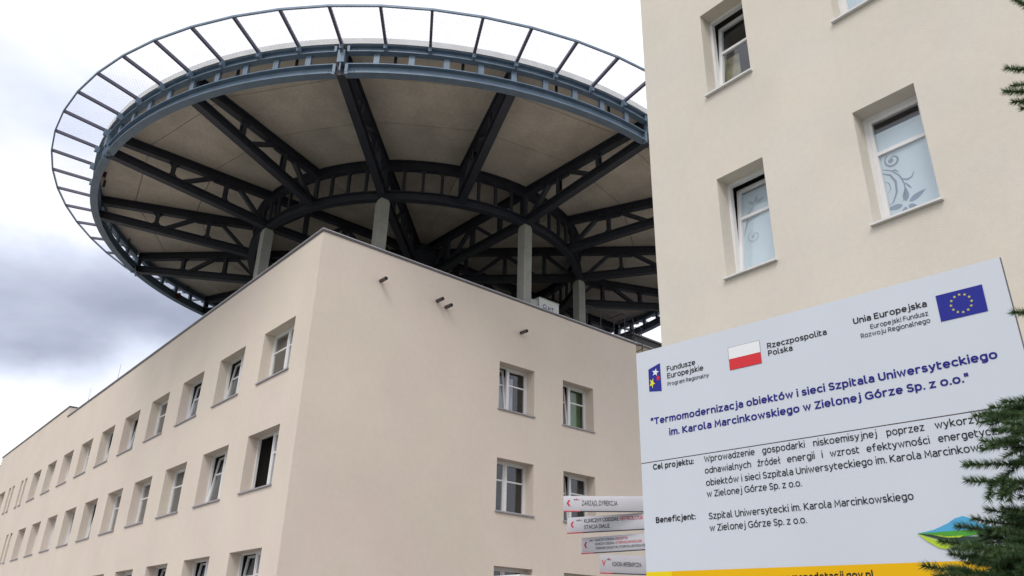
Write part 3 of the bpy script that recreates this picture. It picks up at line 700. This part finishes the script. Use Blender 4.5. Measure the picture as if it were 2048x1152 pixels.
# deck panels: trapezoid slabs with open joints
R_J = [13.78, 12.30, 9.86, 7.34, 3.6, 0.02]
for i in range(len(R_J)-1):
    r1, r0 = R_J[i]-0.012, R_J[i+1]+0.012; m = MB(); g_ = 0.012
    n = 6 if i == 0 else 1
    for q in range(n):
        pa, pb_ = DA*q/n, DA*(q+1)/n
        def P(r, a, z, outer):
            off = g_/max(r, 0.3) if n == 1 or (a == 0 or a == DA) else 0
            aa = a+off*(1 if a == 0 else -1) if (a == 0 or a == DA) else a
            return (r*math.cos(aa), r*math.sin(aa), z)
        # inner joints are straight chords between trusses
        if i == 0:
            ia, ibb = Vector(P(r0, 0, 0, 0)), Vector(P(r0, DA, 0, 0)); fa, fb = q/n, (q+1)/n
            A_, B_ = ia.lerp(ibb, fa), ia.lerp(ibb, fb)
        else:
            A_, B_ = Vector(P(r0, 0, 0, 0)), Vector(P(r0, DA, 0, 0))
        C_, D_ = Vector(P(r1, pb_, 0, 1)), Vector(P(r1, pa, 0, 1))
        low4 = [Vector((p.x, p.y, ZD0)) for p in (A_, D_, C_, B_)]; m.hexa(low4+[p+Vector((0,0,ZD1-ZD0-0.03)) for p in low4])
    pm = m.mesh('deck_panel', 'deck_concrete')
    for k in range(16): hb(pm, 'deck_panel', None, A0+k*DA)
m = MB(); m.ring(13.783, 13.80, ZD0-0.015, ZD1, 128); hb(m, 'deck_edge_band', 'deck_edge')
m = MB(); m.ring(0.001, 13.78, ZD1-0.028, ZD1-0.004, 128); hb(m, 'deck_surface', 'deck_edge')
# safety net: bracket, arm, net bay, rim bay
NA = 2*math.pi/64; rb, zb_, rt, zt_ = 13.84, 18.24, 15.28, 18.40
m = MB(); m.box(13.72, 13.82, -0.045, 0.045, ZU0-0.02, ZU1-0.02); m.box(13.821, 13.91, -0.05, 0.05, ZU0+0.01, zb_+0.07); bk = m.mesh('net_bracket', 'steel_blue')
m = MB(); m.bar((rb+0.01,0,zb_+0.02), (rt-0.02,0,zt_), 0.085, 0.10); am = m.mesh('net_arm', 'steel_post')
m = MB(); m.ring(rt-0.02, rt+0.03, zt_-0.035, zt_+0.035, 1, 0, NA)
rimm = m.mesh('net_rim', 'steel_blue')
def net_mesh():
    V, Fc = [], []
    sl = rt-rb-0.04
    def pos(u, v):   # u 0..1 across the bay, v 0..1 outwards
        r = rb+0.02+sl*v; a = NA*u; sag = -0.05*math.sin(math.pi*u)*math.sin(math.pi*v)
        rr = r*math.cos(NA/2)/math.cos(a-NA/2)
        return Vector((rr*math.cos(a), rr*math.sin(a), zb_+0.06+(zt_-zb_-0.03)*v+sag))
    def wire(p0, p1, seg=4, w=0.0017):
        pts = [pos(p0[0]+(p1[0]-p0[0])*i/seg, p0[1]+(p1[1]-p0[1])*i/seg) for i in range(seg+1)]
        b = len(V)
        for i, p in enumerate(pts):
            t = (pts[min(i+1, seg)]-pts[max(i-1, 0)]).normalized(); s = t.cross(Vector((0,0,1))).normalized(); u = s.cross(t)
            for q in range(3):
                aq = 2*math.pi*q/3; V.append(tuple(p+(s*math.cos(aq)+u*math.sin(aq))*w))
        for i in range(seg):
            for q in range(3): Fc.append((b+3*i+q, b+3*i+(q+1)%3, b+3*i+3+(q+1)%3, b+3*i+3+q))
    n = 11
    for i in range(-n, n):
        for sgn in (1, -1):
            # lines v = sgn*u + i/n clipped to the unit square
            c0 = i/n if sgn == 1 else (i+n)/n
            pts = []
            for u in (0.0, 1.0):
                v = sgn*u+c0
                if -1e-9 <= v <= 1+1e-9: pts.append((u, v))
            for v in (0.0, 1.0):
                u = (v-c0)/sgn
                if 1e-6 < u < 1-1e-6: pts.append((u, v))
            if len(pts) >= 2 and abs(pts[0][0]-pts[1][0]) > 0.02: wire(pts[0], pts[1])
    me = bpy.data.meshes.new('safety_net'); me.from_pydata(V, [], Fc); me.materials.append(MATS['wire']); me.update(); return me
netm = net_mesh()
for k in range(64):
    a = A0+k*NA
    hb(bk, 'net_bracket', None, a); ao = hb(am, 'net_arm', None, a); hb(netm, 'safety_net', None, a); hb(rimm, 'net_rim', None, a)
# columns under every second truss
def column_mesh():
    m = MB(); w = 0.192; zj = ZB_IN-1.05
    for z0, z1 in ((12.401, zj-0.006), (zj+0.006, ZB_IN-0.12)): m.box(-w, w, -w, w, z0, z1)
    m.box(-w+0.012, w-0.012, -w+0.012, w-0.012, zj-0.007, zj+0.007); m.box(-w+0.03, w-0.03, -w+0.03, w-0.03, ZB_IN-0.119, ZB_IN-0.021)
    return m.mesh('column', 'column_concrete')
cm_ = column_mesh()
for k in range(0, 16, 2):
    a = A0+k*DA; o = link('column', cm_, Hp); o.location = (RI*math.cos(a), RI*math.sin(a), -12.4)
# obstruction lamps and small fittings on the rim
m = MB(); m.box(RO-0.42, RO-0.24, -0.07, 0.07, ZL0+0.10, ZL0+0.34); m.box(RO-0.24, RO-0.12, -0.02, 0.02, ZL0+0.2, ZL0+0.25); lampm = m.mesh('obstruction_lamp', 'red_lamp')
for k in (-2.35, 3.6, 7.6, 11.4): hb(lampm, 'obstruction_lamp', None, A0+k*DA)
m = MB(); m.tube([(RO-0.34,0,ZU0-0.10),(RO-0.34,0,ZU0+0.2)], 0.05, 8); dr = m.mesh('deck_drain', 'steel_dark')
for k in range(16):
    for f in (0.3, 0.7): hb(dr, 'deck_drain', None, A0+(k+f)*DA)

# ------------------------------------------------------------------ roof things
ac = thing('air_conditioner', (18.9, AY+1.05, 12.4))
tag(ac, 'pale boxy cooling unit on the roof edge with blue lettering, between two concrete columns', 'cooling unit')
m = MB(); m.box(18.82, 19.86, AY+1.0, AY+2.0, 12.65, 13.95); rel(m.build('casing', 'unit_white'), ac)
m = MB(); m.box(18.80, 19.88, AY+0.98, AY+2.02, 13.951, 13.985); rel(m.build('lid', 'unit_grey'), ac)
m = MB(); m.box(18.0, 18.815, AY+1.08, AY+1.9, 12.65, 13.83); rel(m.build('side_casing', 'unit_grey'), ac)
for x in (18.1, 19.7):
    m = MB(); m.box(x-0.05, x+0.05, AY+1.1, AY+1.9, 12.401, 12.649); rel(m.build('foot', 'galvanised'), ac)
lettering('C', 0.15, 0.19, (18.98, AY+0.996, 13.56), (1,0,0), (0,0,1), 'print_blue', ac, 0.028, 0.2)
lettering('LINT', 0.42, 0.145, (19.14, AY+0.996, 13.56), (1,0,0), (0,0,1), 'print_blue', ac, 0.028, 0.2)

ld = thing('roof_ladder', (FX1-0.3, AY+0.1, 12.4)); tag(ld, 'thin dark steel access ladder with hoops at the right end of the roof', 'ladder')
lx0, lx1, ly = FX1+0.08, FX1+0.62, AY+0.62
for x in (lx0, lx1):
    m = MB(); m.tube([(x, ly, 9.5), (x, ly, 14.35), (x, ly+0.1, 14.5), (x, ly+0.9, 14.5)], 0.022, 6); rel(m.build('rail', 'steel_dark'), ld)
for i in range(16):
    m = MB(); m.tube([(lx0, ly, 9.7+i*0.29), (lx1, ly, 9.7+i*0.29)], 0.014, 5); rel(m.build('rung', 'steel_dark'), ld)
for z in (12.0, 12.9, 13.7):
    m = MB(); m.tube([((lx0+lx1)/2+0.34*math.cos(t*math.pi/8), ly-0.02-0.62*math.sin(t*math.pi/8), z) for t in range(9)], 0.014, 5); rel(m.build('hoop', 'steel_dark'), ld)
for t in (2, 4, 6):
    x, y = (lx0+lx1)/2+0.34*math.cos(t*math.pi/8), ly-0.02-0.62*math.sin(t*math.pi/8)
    m = MB(); m.tube([(x, y, 12.0), (x, y, 13.7)], 0.010, 5); rel(m.build('cage_bar', 'steel_dark'), ld)
rg = thing('roof_guardrail', (22.3, AY+0.75, 12.4)); tag(rg, 'thin dark guardrail on the roof edge just left of the roof ladder', 'railing')
for x in (21.2, 22.0, 22.8):
    m = MB(); m.tube([(x, AY+0.75, 12.401), (x, AY+0.75, 14.25)], 0.022, 6); rel(m.build('post', 'steel_dark'), rg)
for z in (13.4, 14.25):
    m = MB(); m.tube([(21.2, AY+0.75, z), (22.8, AY+0.75, z)], 0.018, 6); rel(m.build('rail', 'steel_dark'), rg)
for nm, (y, z) in (('nearer', (44.8, 15.1)), ('farther', (50.6, 15.05))):
    o = thing('lightning_rod', (AX+1.0, y, 12.4)); tag(o, 'thin lightning rod on the long wing roof, the %s of the two' % nm, 'lightning rod', 'lightning rods on the roof')
    m = MB(); m.tube([(AX+1.0, y, 12.401), (AX+1.0, y, z)], [0.022, 0.008], 6); rel(m.build('rod', 'galvanised'), o)
    m = MB(); m.box(AX+0.8, AX+1.2, y-0.2, y+0.2, 12.401, 12.48); rel(m.build('base', 'column_concrete'), o)

# ------------------------------------------------------------------ information board
rb_ = rad(5.75); nB = Vector((math.cos(rb_), math.sin(rb_), 0)); tB = Vector((-math.sin(rb_), math.cos(rb_), 0)); DB = 5.71
BO = nB*DB + tB*(0.6862*DB); UX = -tB; UZ = Vector((0,0,1))
def bp(u, v, out_=0.0): return BO + UX*u + UZ*v - nB*out_
IB = thing('information_board', bp(1.5, 0)); tag(IB, 'large white project information board with blue title, flags and yellow bottom band', 'information board')
def bbox_(mb, u0, u1, v0, v1, o0, o1):
    mb.hexa([bp(u0,v0,o0), bp(u1,v0,o0), bp(u1,v0,o1), bp(u0,v0,o1), bp(u0,v1,o0), bp(u1,v1,o0), bp(u1,v1,o1), bp(u0,v1,o1)])
BT, BJ, BBm = 4.078, 3.064, 1.83
for v0, v1 in ((BJ+0.004, BT), (BBm, BJ-0.004)):
    m = MB(); bbox_(m, 0, 3.0, v0, v1, -0.003, 0); rel(m.build('panel', 'board_white'), IB)
    m = MB(); bbox_(m, 0.002, 3.006, v0+0.001, v1-0.001, -0.022, -0.0031); rel(m.build('panel_backing', 'board_edge'), IB)
m = MB(); bbox_(m, 0, 3.0, BJ-0.0035, BJ+0.0035, -0.003, -0.001); rel(m.build('joint_strip', 'joint'), IB)
for u in (0.35, 1.5, 2.65):
    m = MB(); bbox_(m, u-0.04, u+0.04, 0.0, BT-0.1, -0.105, -0.025); rel(m.build('post', 'galvanised'), IB)
for v in (2.1, 3.0, 3.9):
    m = MB(); bbox_(m, 0.05, 2.95, v-0.03, v+0.03, -0.145, -0.107); rel(m.build('rail', 'galvanised'), IB)
def L(body, u0, u1, v, cap, mt='black_print', bold=0.0, z=0.003): lettering(body, u1-u0, cap, bp(u0, v, z), UX, UZ, mt, IB, bold)
L('Fundusze', 0.319, 0.607, 3.836, 0.048, 'black_print', 0.012); L('Europejskie', 0.319, 0.681, 3.7705, 0.048, 'black_print', 0.012)
L('Program Regionalny', 0.317, 0.728, 3.702, 0.035, 'grey_print', 0.006)
L('Rzeczpospolita', 1.273, 1.764, 3.824, 0.047, 'black_print', 0.014); L('Polska', 1.274, 1.480, 3.761, 0.047, 'black_print', 0.014)
L('"Termomodernizacja obiektów i sieci Szpitala Uniwersyteckiego', 0.123, 2.847, 3.385, 0.060, 'navy', 0.026)
L('im. Karola Marcinkowskiego w Zielonej Górze Sp. z o.o."', 0.302, 2.653, 3.265, 0.060, 'navy', 0.026)
L('Unia Europejska', 1.973, 2.496, 3.853, 0.048, 'black_print', 0.018); L('Europejski Fundusz', 2.088, 2.493, 3.786, 0.036, 'grey_print', 0.006); L('Rozwoju Regionalnego', 2.010, 2.495, 3.731, 0.036, 'grey_print', 0.006)
L('Cel projektu:', 0.120, 0.520, 2.995, 0.048, 'black_print', 0.026)
for w_, a, b, v in (('Wprowadzenie',.618,1.066,2.995),('gospodarki',1.130,1.474,2.994),('niskoemisyjnej',1.538,2.002,2.992),('poprzez',2.068,2.319,2.988),('wykorzystanie',2.385,2.856,2.988),
    ('odnawialnych',.616,1.025,2.903),('źródeł',1.077,1.268,2.902),('energii',1.322,1.537,2.901),('i',1.589,1.598,2.900),('wzrost',1.651,1.863,2.898),('efektywności',1.915,2.335,2.896),('energetycznej',2.389,2.836,2.896),
    ('obiektów i sieci Szpitala Uniwersyteckiego im. Karola Marcinkowskiego',.618,2.823,2.805),('w Zielonej Górze Sp. z o.o.',.617,1.411,2.716),
    ('Szpital Uniwersytecki im. Karola Marcinkowskiego',.620,2.167,2.544),('w Zielonej Górze Sp. z o.o.',.618,1.412,2.453)):
    L(w_, a, b, v-0.001, 0.051, 'black_print', 0.006)
L('Beneficjent:', 0.120, 0.499, 2.554, 0.048, 'black_print', 0.026)
def flat(name, pts, mt, z): 
    m = MB(); m.face([bp(u, v, z) for u, v in pts]); return rel(m.build(name, mt), IB)
def rect(name, u0, u1, v0, v1, mt, z): return flat(name, [(u0,v0),(u1,v0),(u1,v1),(u0,v1)], mt, z)
flat('printed_band', [(0.0005,BBm+0.0005),(2.9995,BBm+0.0005),(2.9995,2.137),(0.0005,2.174)], 'band_yellow', 0.002); flat('printed_band', [(0.0005,BBm+0.001),(0.245,BBm+0.001),(0.245,2.1705),(0.0005,2.1735)], 'band_lemon', 0.003)
L('www.mapadotacji.gov.pl', 1.083, 1.828, 2.060, 0.052, 'black_print', 0.026, 0.004)
m = MB()
for a, b, c, d in ((.926,1.212,3.9105,3.9125),(.926,1.212,3.715,3.717),(.926,.928,3.717,3.9105),(1.210,1.212,3.717,3.9105)): m.face([bp(a,c,.003),bp(b,c,.003),bp(b,d,.003),bp(a,d,.003)])
rel(m.build('flag_outline', 'grey_print'), IB)
rect('flag', .928, 1.210, 3.717, 3.811, 'flag_red', 0.003); rect('flag', .928, 1.210, 3.8115, 3.9105, 'flag_white', 0.003)
flat('flag', [(2.562,3.718),(2.858,3.719),(2.860,3.916),(2.562,3.915)], 'eu_blue', 0.003)
def star(cu, cv, r, rot=0, inner=0.39, sx=1.0):
    return [(cu+sx*(r if i % 2 == 0 else r*inner)*math.sin(rot+i*math.pi/5), cv+(r if i % 2 == 0 else r*inner)*math.cos(rot+i*math.pi/5)) for i in range(10)]
for i in range(12):
    a = i*math.pi/6; flat('flag_star', star(2.711+0.0655*math.sin(a), 3.816+0.0655*math.cos(a), 0.0115), 'eu_yellow', 0.005)
flat('logo', [(.124,3.690),(.253,3.671),(.252,3.930),(.126,3.895)], 'eu_blue', 0.003)
flat('logo_star', star(.200, 3.853, .038, 0.25, 0.42), 'flag_white', 0.005)
flat('logo_star', star(.226, 3.795, .034, 0.1, 0.42, 0.75), 'flag_red', 0.006)
flat('logo_star', star(.160, 3.760, .052, 0.5, 0.40, 0.62), 'logo_yellow', 0.0055)
flat('logo', [(2.147,2.327),(2.20,2.334),(2.25,2.342),(2.30,2.360),(2.346,2.378),(2.39,2.403),(2.439,2.414),(2.48,2.398),(2.53,2.36),(2.60,2.335),(2.66,2.325),(2.37,2.322)], 'leaf_blue', 0.003)
flat('logo', [(2.147,2.3265),(2.37,2.328),(2.66,2.324),(2.60,2.305),(2.40,2.287)], 'leaf_green', 0.004)
flat('logo', [(2.147,2.326),(2.40,2.290),(2.60,2.28),(2.48,2.235),(2.40,2.24)], 'leaf_dark', 0.005)
flat('logo', [(2.147,2.3255),(2.25,2.282),(2.33,2.252),(2.38,2.245),(2.353,2.232),(2.299,2.219),(2.26,2.232),(2.20,2.275)], 'leaf_lime', 0.006)
flat('logo', [(2.24,2.312),(2.34,2.296),(2.42,2.296),(2.40,2.285),(2.32,2.288)], 'leaf_lime', 0.0065)

# ------------------------------------------------------------------ direction signs on a pole
PO = Vector((7.20, 5.85, 0)); SP = thing('direction_signpost', PO); tag(SP, 'pole with four silver direction boards with red arrows, half behind the information board', 'signpost')
m = MB(); m.tube([(PO.x, PO.y, 0.0), (PO.x, PO.y, 3.35)], 0.05, 14); rel(shade(m.build('pole', 'galvanised')), SP)
m = MB(); m.tube([(PO.x, PO.y, 3.351), (PO.x, PO.y, 3.38)], [0.055, 0.03], 14); rel(shade(m.build('pole_cap', 'galvanised')), SP)
def finger(rt_, lf, z, h, zx0, zx1, red_end, chev, logo, lines, down=False):
    rt_, lf = Vector((*rt_, 0)), Vector((*lf, 0)); ux = (rt_-lf); ln_ = ux.length; ux.normalize(); nn = Vector((ux.y, -ux.x, 0))
    if nn.dot(-lf) < 0: nn = -nn
    ext = ln_+0.24
    def q(u, v, o): # slightly convex face
        bulge = 0.005*(1-(2*(v-z)/h-1)**2)
        return lf+ux*u+UZ*v+nn*(o+bulge)
    m = MB(); n = 6; ls = [z+h*i/n for i in range(n+1)]
    for i in range(n): m.face([q(0,ls[i],0), q(ext,ls[i],0), q(ext,ls[i+1],0), q(0,ls[i+1],0)])
    back = lambda u, v: lf+ux*u+UZ*v-nn*0.03
    m.face([back(0,z), back(ext,z), back(ext,z+h), back(0,z+h)])
    for (a, b) in ((0, 0), (ext, ext)): m.face([back(a,z)]+[q(a,v,0) for v in ls]+[back(a,z+h)])
    m.face([back(0,z), q(0,z,0), q(ext,z,0), back(ext,z)]); m.face([back(0,z+h), q(0,z+h,0), q(ext,z+h,0), back(ext,z+h)])
    bd = m.build('direction_board', 'sign_alu'); rel(bd, SP)
    U = lambda x: (x-zx0)/(zx1-zx0)*ln_
    def child(o): o.parent = bd; o.matrix_parent_inverse = Matrix.Identity(4); return o
    for a, b, mt in ((0.0, U(red_end), 'sign_red'), (U(red_end), ext, 'sign_grey')):
        m = MB(); w = h*0.06; m.hexa([lf+ux*a+UZ*(z-w)-nn*0.01, lf+ux*b+UZ*(z-w)-nn*0.01, lf+ux*b+UZ*(z-0.001)-nn*0.01, lf+ux*a+UZ*(z-0.001)-nn*0.01]+
               [p+nn*0.02 for p in (lf+ux*a+UZ*(z-w), lf+ux*b+UZ*(z-w), lf+ux*b+UZ*(z-0.001), lf+ux*a+UZ*(z-0.001))]); child(m.build('edge_strip', mt))
    # arrow chevron
    a, b = U(chev[0]), U(chev[1]); zc = z+h*0.52; hh = h*0.20; t_ = (b-a)*0.5; o_ = 0.0185; m = MB()
    if not down:
        for s in (1, -1): m.face([q(a, zc, 0.004), q(a+t_, zc, 0.004), q(b, zc+s*hh, 0.004), q(b-t_, zc+s*hh, 0.004)])
    else:
        mid = (a+b)/2; tt = h*0.09
        for s in (1, -1): m.face([q(mid, zc-hh*0.8, 0.004), q(mid+s*(b-a)/2, zc+hh*0.7, 0.004), q(mid+s*(b-a)/2*0.7, zc+hh*0.95, 0.004), q(mid, zc-hh*0.8+tt*1.4, 0.004)])
    child(m.build('arrow', 'sign_red'))
    # small emblem: outline bar with a red mark
    a, b = U(logo[0]), U(logo[1]); m = MB(); zl = z+h*logo[2]
    for f0, f1, g0, g1 in ((0, .95, -.02, 0.0), (0, .38, .035, .05), (0.93, 1.0, -.02, .05), (0,.06,0,.04), (.2,.26,0,.035)): m.face([q(a+(b-a)*f0, zl+h*g0, .004), q(a+(b-a)*f1, zl+h*g0, .004), q(a+(b-a)*f1, zl+h*g1, .004), q(a+(b-a)*f0, zl+h*g1, .004)])
    child(m.build('emblem', 'sign_grey'))
    m = MB(); um = a+(b-a)*0.52; m.face([q(um-0.008, zl+h*.02, .005), q(um, zl-h*.01, .005), q(um+0.008, zl+h*.02, .005), q(um, zl+h*.13, .005)]); child(m.build('emblem', 'sign_red'))
    for body, x0, x1, f, cap, mt in lines:
        o = lettering(body, U(x1)-U(x0), h*cap, lf+ux*U(x0)+UZ*(z+h*f)+nn*0.0215, ux, UZ, mt, SP, 0.008); o.parent = bd; o.matrix_parent_inverse = Matrix.Identity(4)
        # follow the convex face
        for v in o.data.vertices:
            vz = v.co.z; v.co += nn*(0.005*(1-(2*(vz-z)/h-1)**2)+0.004-0.0215)
    bd.matrix_parent_inverse = Matrix.Translation(-Vector(SP.location))
finger((7.101,6.006),(6.478,6.668),3.025,0.169,42,990,240,(80,126),(165,235,.74),[('ZARZĄD, DYREKCJA',262,688,.36,.33,'sign_grey')])
finger((7.100,6.007),(6.799,6.933),2.833,0.176,88,1002,285,(130,172),(205,275,.76),[('KLINICZNY ODDZIAŁ',300,718,.60,.25,'sign_grey'),('NEFROLOGII',733,993,.60,.25,'sign_red'),('STACJA DIALIZ',300,608,.19,.25,'sign_grey')])
finger((7.099,6.008),(6.975,6.870),2.613,0.174,262,1016,418,(293,332),(360,413,.76),[('KLINICZNY ODDZIAŁ',435,668,.71,.155,'sign_grey'),('OKULISTYKI',678,826,.71,.155,'sign_red'),('KLINICZNY ODDZIAŁ',438,672,.45,.155,'sign_grey'),('OTORYNOLARYNGOLOGII',682,986,.45,.155,'sign_red'),('PORADNIE OKULISTYKI, OTORYNOLARYNGOLOGICZNE',438,1090,.18,.155,'sign_grey')])
finger((7.102,6.004),(6.656,6.285),2.350,0.190,465,1032,610,(490,536),(552,600,.72),[('KOMORA HIPERBARYCZNA',617,972,.37,.24,'sign_grey')], True)

# ------------------------------------------------------------------ white cabin by the bottom edge
cb = thing('site_cabin', (10.9, 12.6, 0)); tag(cb, 'white boxy cabin, only its flat roof corner rising into view below the front windows', 'cabin')
m = MB(); m.box(9.70, 12.1, 11.10, 14.1, 0.15, 2.62); rel(m.build('body', 'cabin_white'), cb)
m = MB(); m.box(9.655, 12.145, 11.06, 14.145, 2.621, 2.75); rel(m.build('roof_trim', 'cabin_white'), cb)
m = MB(); m.box(9.72, 12.08, 11.12, 14.08, 0.005, 0.149); rel(m.build('plinth', 'galvanised'), cb)
dd = MB(); dd.box(9.66, 9.699, 11.9, 12.8, 0.2, 2.2); rel(dd.build('door', 'unit_grey'), cb)

# ------------------------------------------------------------------ spruce at the right edge
TR = Vector((3.52, 0.44, 0)); tree = thing('spruce_tree', TR); tag(tree, 'dark green spruce whose needled branches reach in from the right edge before the board', 'tree')
rng = random.Random(5); nrg = np.random.default_rng(5)
m = MB(); m.tube([(TR.x, TR.y, 0), (TR.x+.01, TR.y, 1.2), (TR.x, TR.y+.01, 2.8), (TR.x, TR.y, 4.4), (TR.x, TR.y, 5.3)], [.10, .085, .055, .022, .006], 10); rel(shade(m.build('trunk', 'bark')), tree)
NV, NF = [], []; nbase = [0]
wood = []
def needles(pts, ln=0.026, dens=3000):
    """needle triangles all round a twig polyline"""
    P = np.array([tuple(p) for p in pts]); seg = P[1:]-P[:-1]; L_ = np.linalg.norm(seg, axis=1); tot = L_.sum(); n = int(tot*dens)
    if n < 3: return
    cs = np.concatenate([[0], np.cumsum(L_)]); s = np.sort(nrg.random(n))*tot; i = np.clip(np.searchsorted(cs, s, side='right')-1, 0, len(L_)-1)
    base = P[i]+seg[i]*((s-cs[i])/L_[i])[:, None]; T = seg[i]/L_[i][:, None]
    up = np.array([0, 0, 1.0]); S = np.cross(T, up); S /= np.linalg.norm(S, axis=1)[:, None]+1e-9; Uu = np.cross(S, T)
    ph = nrg.random(n)*2*np.pi; fw = 0.42+0.35*nrg.random(n); endb = np.clip((s-(tot-0.02))/0.02, 0, 1); fw = fw+endb*0.8
    D = S*np.cos(ph)[:, None]+Uu*(np.sin(ph)+0.12)[:, None]+T*fw[:, None]; D /= np.linalg.norm(D, axis=1)[:, None]
    W = np.cross(D, nrg.normal(size=(n, 3))); W /= np.linalg.norm(W, axis=1)[:, None]
    l = ln*(0.75+0.45*nrg.random(n)); w = 0.0014
    V = np.empty((n, 3, 3)); V[:, 0] = base-W*w; V[:, 1] = base+W*w; V[:, 2] = base+D*l[:, None]
    NV.append(V.reshape(-1, 3))
def twig(a, d, L_, r=0.0018, droop=0.15, subs=0):
    d = d.normalized(); pts = [a]; n = 4
    for i in range(n):
        d = (d+Vector((0,0,-droop*0.25))).normalized(); pts.append(pts[-1]+d*L_/n)
    wood.append((pts, [r*(1-0.6*i/n) for i in range(n+1)])); needles(pts)
    for q in range(subs):
        i = rng.randint(1, 2); sg = 1 if q % 2 else -1
        t = (pts[i+1]-pts[i]).normalized(); sd = t.cross(Vector((0,0,1))).normalized()*sg
        twig(pts[i], t*0.8+sd*0.6+Vector((0,0,rng.uniform(-.3,.05))), L_*rng.uniform(.45,.6), r*0.7, droop)
def branch(tip, sag=0.10, z_off=None, side=1.0, hang=0.3):
    """a limb from the trunk; its last part is a bare finger, shorter fingers leave it at an acute angle"""
    tip = Vector(tip); flat_ = Vector((tip.x-TR.x, tip.y-TR.y, 0)); reach = flat_.length; fd = flat_.normalized()
    base = Vector((TR.x, TR.y, tip.z+(z_off if z_off is not None else 0.10*reach)))
    pts = []; n = 10
    for i in range(n+1):
        t = i/n; p = base.lerp(tip, t); p.z -= sag*math.sin(math.pi*t)*reach*0.8; p += fd.cross(Vector((0,0,1)))*0.02*math.sin(5*t+tip.z*9); pts.append(p)
    wood.append((pts, [0.007*(1-0.85*i/n)**1.5+0.0012 for i in range(n+1)])); needles(pts[n//4:], 0.027, dens=3200)
    s = 0.22
    while s < 0.86:
        i = int(s*n); p = pts[i].lerp(pts[i+1], s*n-i); d = (pts[i+1]-pts[i]).normalized()
        for sg in (-1, 1):
            if rng.random() > side: continue
            sd = d.cross(Vector((0,0,1))).normalized()*sg
            L_ = min(0.24, (0.07+0.30*(1-s))*rng.uniform(.8,1.15)*min(1, reach/0.7))
            dz = rng.uniform(-.9,-.5) if rng.random() < hang else rng.uniform(-.18,.14)
            twig(p, d*rng.uniform(.85,1.1)+sd*rng.uniform(.5,.8)+Vector((0,0,dz)), L_, 0.0018, 0.2, 2 if s < 0.55 else 0)
        s += rng.uniform(.07,.11)
def pix(px, py, dist):       # a branch tip at a given horizontal distance along a viewing direction
    q = F*1567.203+R2*(px-1024)-U2*(py-576); q = q/math.hypot(q.x, q.y)*dist; return (q.x, q.y, q.z+1.6)
upper = [(2011,801,3.3),(1953,828,3.2),(1985,812,3.35),(1967,881,3.15),(1990,858,3.3),(2018,845,3.05),(2028,895,3.2)]
middle = [(1929,930,3.2),(1929,964,3.1),(2030,925,3.3)]
lower = [(1848,1132,3.1),(1880,1083,3.2),(1912,1054,3.3),(1943,1040,3.2),(1972,1022,3.35),(2004,1018,3.2),(1900,1108,3.3),(1930,1092,3.05),(1960,1072,3.3),(1990,1062,3.1),(2022,1042,3.3),
         (1918,1140,3.2),(1950,1122,3.35),(1985,1110,3.2),(2015,1096,3.0),(1888,1160,3.3),(1940,1165,3.1),(1975,1150,3.25),(2010,1140,3.35),(2030,1120,3.1),(1910,1190,3.2),(1960,1190,3.0),(2000,1185,3.2)]
high = [(2021,629,3.2),(2019,131,3.3),(2012,181,3.2),(2030,165,3.35),(2027,203,3.25),(2044,216,3.3),(2020,6,3.3)]
for q in upper: branch(pix(*q), 0.06, None, 0.85, 0.25)
for q in middle: branch(pix(*q), 0.02, 0.02, 0.55, 0.5)
for q in lower: branch(pix(*q), 0.10, None, 1.0, 0.25)
for q in high: branch(pix(*q), 0.05, None, 0.0)
for (a, b) in (((1986,958,3.12),(1977,999,3.1)), ((2010,950,3.15),(2004,986,3.12)), ((2022,955,3.2),(2020,1000,3.2))):     # shoots hanging from the middle tier
    A_, B_ = Vector(pix(*a)), Vector(pix(*b)); twig(A_, B_-A_, (B_-A_).length, 0.0016, 0.02)
for i in range(60):          # the rest of the crown, all round the trunk, a cone
    z = 0.55+3.9*(i/60)**0.9; az = i*2.399+0.4; reach = max(0.12, 0.95*(1-(z-0.5)/4.9))*rng.uniform(.85,1.05)
    dx, dy = math.cos(az), math.sin(az); tip = Vector((TR.x+dx*reach, TR.y+dy*reach, z-0.05))
    v = tip-Vector((0,0,1.6)); pxx = 1024+1567.2*v.dot(R2)/v.dot(F); pyy = 576-1567.2*v.dot(U2)/v.dot(F)
    if v.dot(F) > 0 and pyy < 1190 and pxx < (2095 if pyy < 780 else 2060 if pyy < 1015 else 1990): continue   # limbs the photo shows as absent
    branch(tip)
V = np.concatenate(NV); me = bpy.data.meshes.new('needles'); nt_ = len(V)//3
me.vertices.add(len(V)); me.vertices.foreach_set('co', V.ravel()); me.loops.add(len(V)); me.loops.foreach_set('vertex_index', np.arange(len(V), dtype=np.int32))
me.polygons.add(nt_); me.polygons.foreach_set('loop_start', np.arange(0, len(V), 3, dtype=np.int32)); me.update(calc_edges=True)
me.materials.append(MATS['needles']); o = link('needles', me); rel(o, tree); o['kind'] = 'stuff'
m = MB()
for pts, rs in wood: m.tube(pts, rs, 4, False)
me = bpy.data.meshes.new('twigs'); me.from_pydata(m.v, [], m.f); me.materials.append(MATS['twig']); me.update(); o = link('twigs', me); rel(o, tree); o['kind'] = 'stuff'
print('needles', nt_, 'twigs', len(wood))
